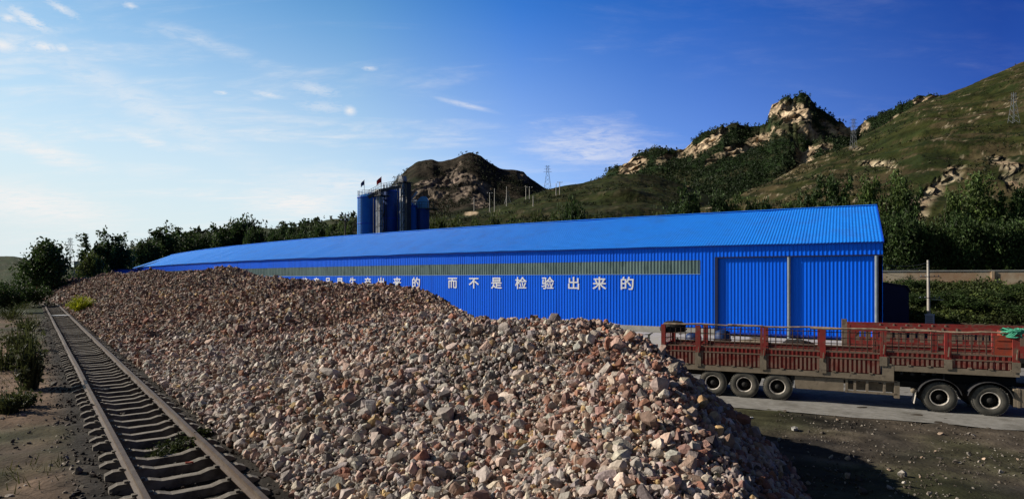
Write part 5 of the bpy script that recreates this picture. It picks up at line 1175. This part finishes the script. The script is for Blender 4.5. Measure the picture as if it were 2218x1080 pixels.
for k in range(16):
    m = MB(); x = 2.9 + k * .33; z = 1.02 if x < SG else 1.38; rr2 = random.Random(k); m.box((x, .05, z - rr2.uniform(.05, .22)), (x + rr2.uniform(.04, .16), .30, z - .002)); m.build('mud_clod', M_['black'], truck)
m = MB(); m.box((SE + .1, .05, .72), (SE + .9, .10, 1.0)); m.build('rear_flap', M_['steel_pale'], truck)

def at_truck(x, y, z): return truck.matrix_basis @ Vector((x, y, z)) if False else Vector((8.13 + x * math.cos(TYAW) - y * math.sin(TYAW), 25.3 + x * math.sin(TYAW) + y * math.cos(TYAW), .02 + z))
def lump(name, loc, sx, sy, sz, mat, label, cat, seed, n=14, strand=False):
    rr = np.random.default_rng(seed); m = MB()
    if strand:
        for k in range(26):
            pts = []; a = rr.uniform(0, 6.28); ph = rr.uniform(0, 6.28)
            for t in np.linspace(0, 1, 8): pts.append((sx * math.cos(a + t * 5) * rr.uniform(.35, 1), sy * math.sin(a + t * 5) * rr.uniform(.35, 1), sz * (.5 + .5 * math.sin(ph + t * 4)) * rr.uniform(.6, 1)))
            m.tube(pts, .022, 4, caps=False)
    else:
        pr = [(.01, 0)] + [(math.cos(a) ** .6, math.sin(a)) for a in np.linspace(0, 1.5, 6)] + [(.01, 1)]; m.lathe(pr, n=n)
        m.v = [(p[0] * sx * (1 + .12 * rr.normal()), p[1] * sy * (1 + .12 * rr.normal()), p[2] * sz * (1 + .06 * rr.normal())) for p in m.v]
    o = m.build(name, mat); o.location = loc; o.rotation_euler = (0, 0, TYAW); tag(o, label, cat); return o
lump('green_net', at_truck(SF - .15, .15, 2.74), .36, .3, .32, M_['net'], 'tangled green net bundle on the front top corner of the trailer', 'net', 3, strand=True)
lump('black_tarpaulin', at_truck(SE + .42, .55, 2.52), .55, .5, .42, M_['black'], 'black bundled tarpaulin rising over the rear end of the trailer', 'tarpaulin', 4)
lump('dirt_pile', P(1632, 752, 36) - Vector((0, 0, .3)), 1.3, 1.0, .75, M_['dust'], 'small brown dirt pile seen through the trailer cage', 'dirt pile', 5, 22)
lump('dirt_pile', P(1728, 758, 37) - Vector((0, 0, .35)), 1.1, .8, .95, M_['black'], 'darker dirt pile seen through the cage right of the brown one', 'dirt pile', 6, 22)
# blue machines between truck and shed
for px, wd, top, lb in ((1502, 34, 722, 'left blue tank standing in the yard behind the trailer cage'), (1565, 34, 716, 'right blue tank in the yard behind the trailer cage, darker and taller')):
    Y = 38; q = P(px, 600, Y); h = P(px, top, Y).z; r = wd / F * Y / 2; rt = empty('yard_tank', (q.x, Y, .06)); tag(rt, lb, 'tank')
    m = MB(); m.lathe([(.01, 0), (r, 0), (r, h * .84), (r * .8, h * .95), (r * .3, h), (.01, h)], n=20); m.build('vessel', M_['drum'], rt)
    for z in (h * .3, h * .6): m = MB(); m.lathe([(r + .005, z), (r + .05, z), (r + .05, z + .08), (r + .005, z + .08)], n=20); m.build('hoop', M_['black'], rt)
# second trailer parked behind
T2 = P(1836, 600, 30.5); tr2 = empty('parked_trailer', (T2.x, T2.y, .02), TYAW); tag(tr2, 'second dark red slatted trailer parked behind the nearer truck', 'trailer')
L2 = 12.5; zt2 = 2.50
m = MB(); m.box((0, 0, 1.0), (L2, 2.45, 1.2)); m.build('deck', M_['black'], tr2)
for yy in (0, 2.40):
    m = MB(); m.box((0, yy, zt2 - .30), (L2, yy + .05, zt2)); m.box((0, yy, 1.22), (L2, yy + .05, 1.75)); m.add([(0, yy - .004, zt2 - .31), (.5, yy - .004, zt2 - .31), (0, yy - .004, zt2 - .9)], [(0, 1, 2)])
    m.box((-.06, yy - .01, 1.2), (.10, yy + .06, zt2 + .01)); m.build('side_frame', M_['truck_red'], tr2)
    x = .35; rr = random.Random(12)
    while x < L2:
        m = MB(); m.box((x, yy + .01, 1.752), (x + .16, yy + .04, zt2 - .302)); x += rr.choice((.24, .26, .30, .42)); m.build('slat', M_['truck_dusty'], tr2)
    for x in (1.6, 2.2, 2.75, 3.3, 3.85, 4.4, 6.9, 7.5, 8.1, 8.6): m = MB(); m.box((x, yy - .03, zt2 - .22), (x + .07, yy - .002, zt2 - .05)); m.build('hook', M_['dust'], tr2)
for x in (1.2, 2.5, 3.8, 9.0, 10.4):
    wheel(tr2, x, 1, 0, True); wheel(tr2, x, -1, 2.4, True)
m = MB(); m.box((.1, .75, .7), (L2, .9, 1.0)); m.box((.1, 1.55, .7), (L2, 1.7, 1.0)); m.build('chassis', M_['black'], tr2)
b = P(1829, 690, 29.3); pl = MB(); pl.box((-.11, -.03, .1), (.11, .03, b.z)); o = pl.build('timber_plank', M_['pole_wood']); o.location = (b.x, b.y, 0); o.rotation_euler = (0, 0, TYAW + .1); tag(o, 'pale upright timber plank between the two trailers', 'plank')
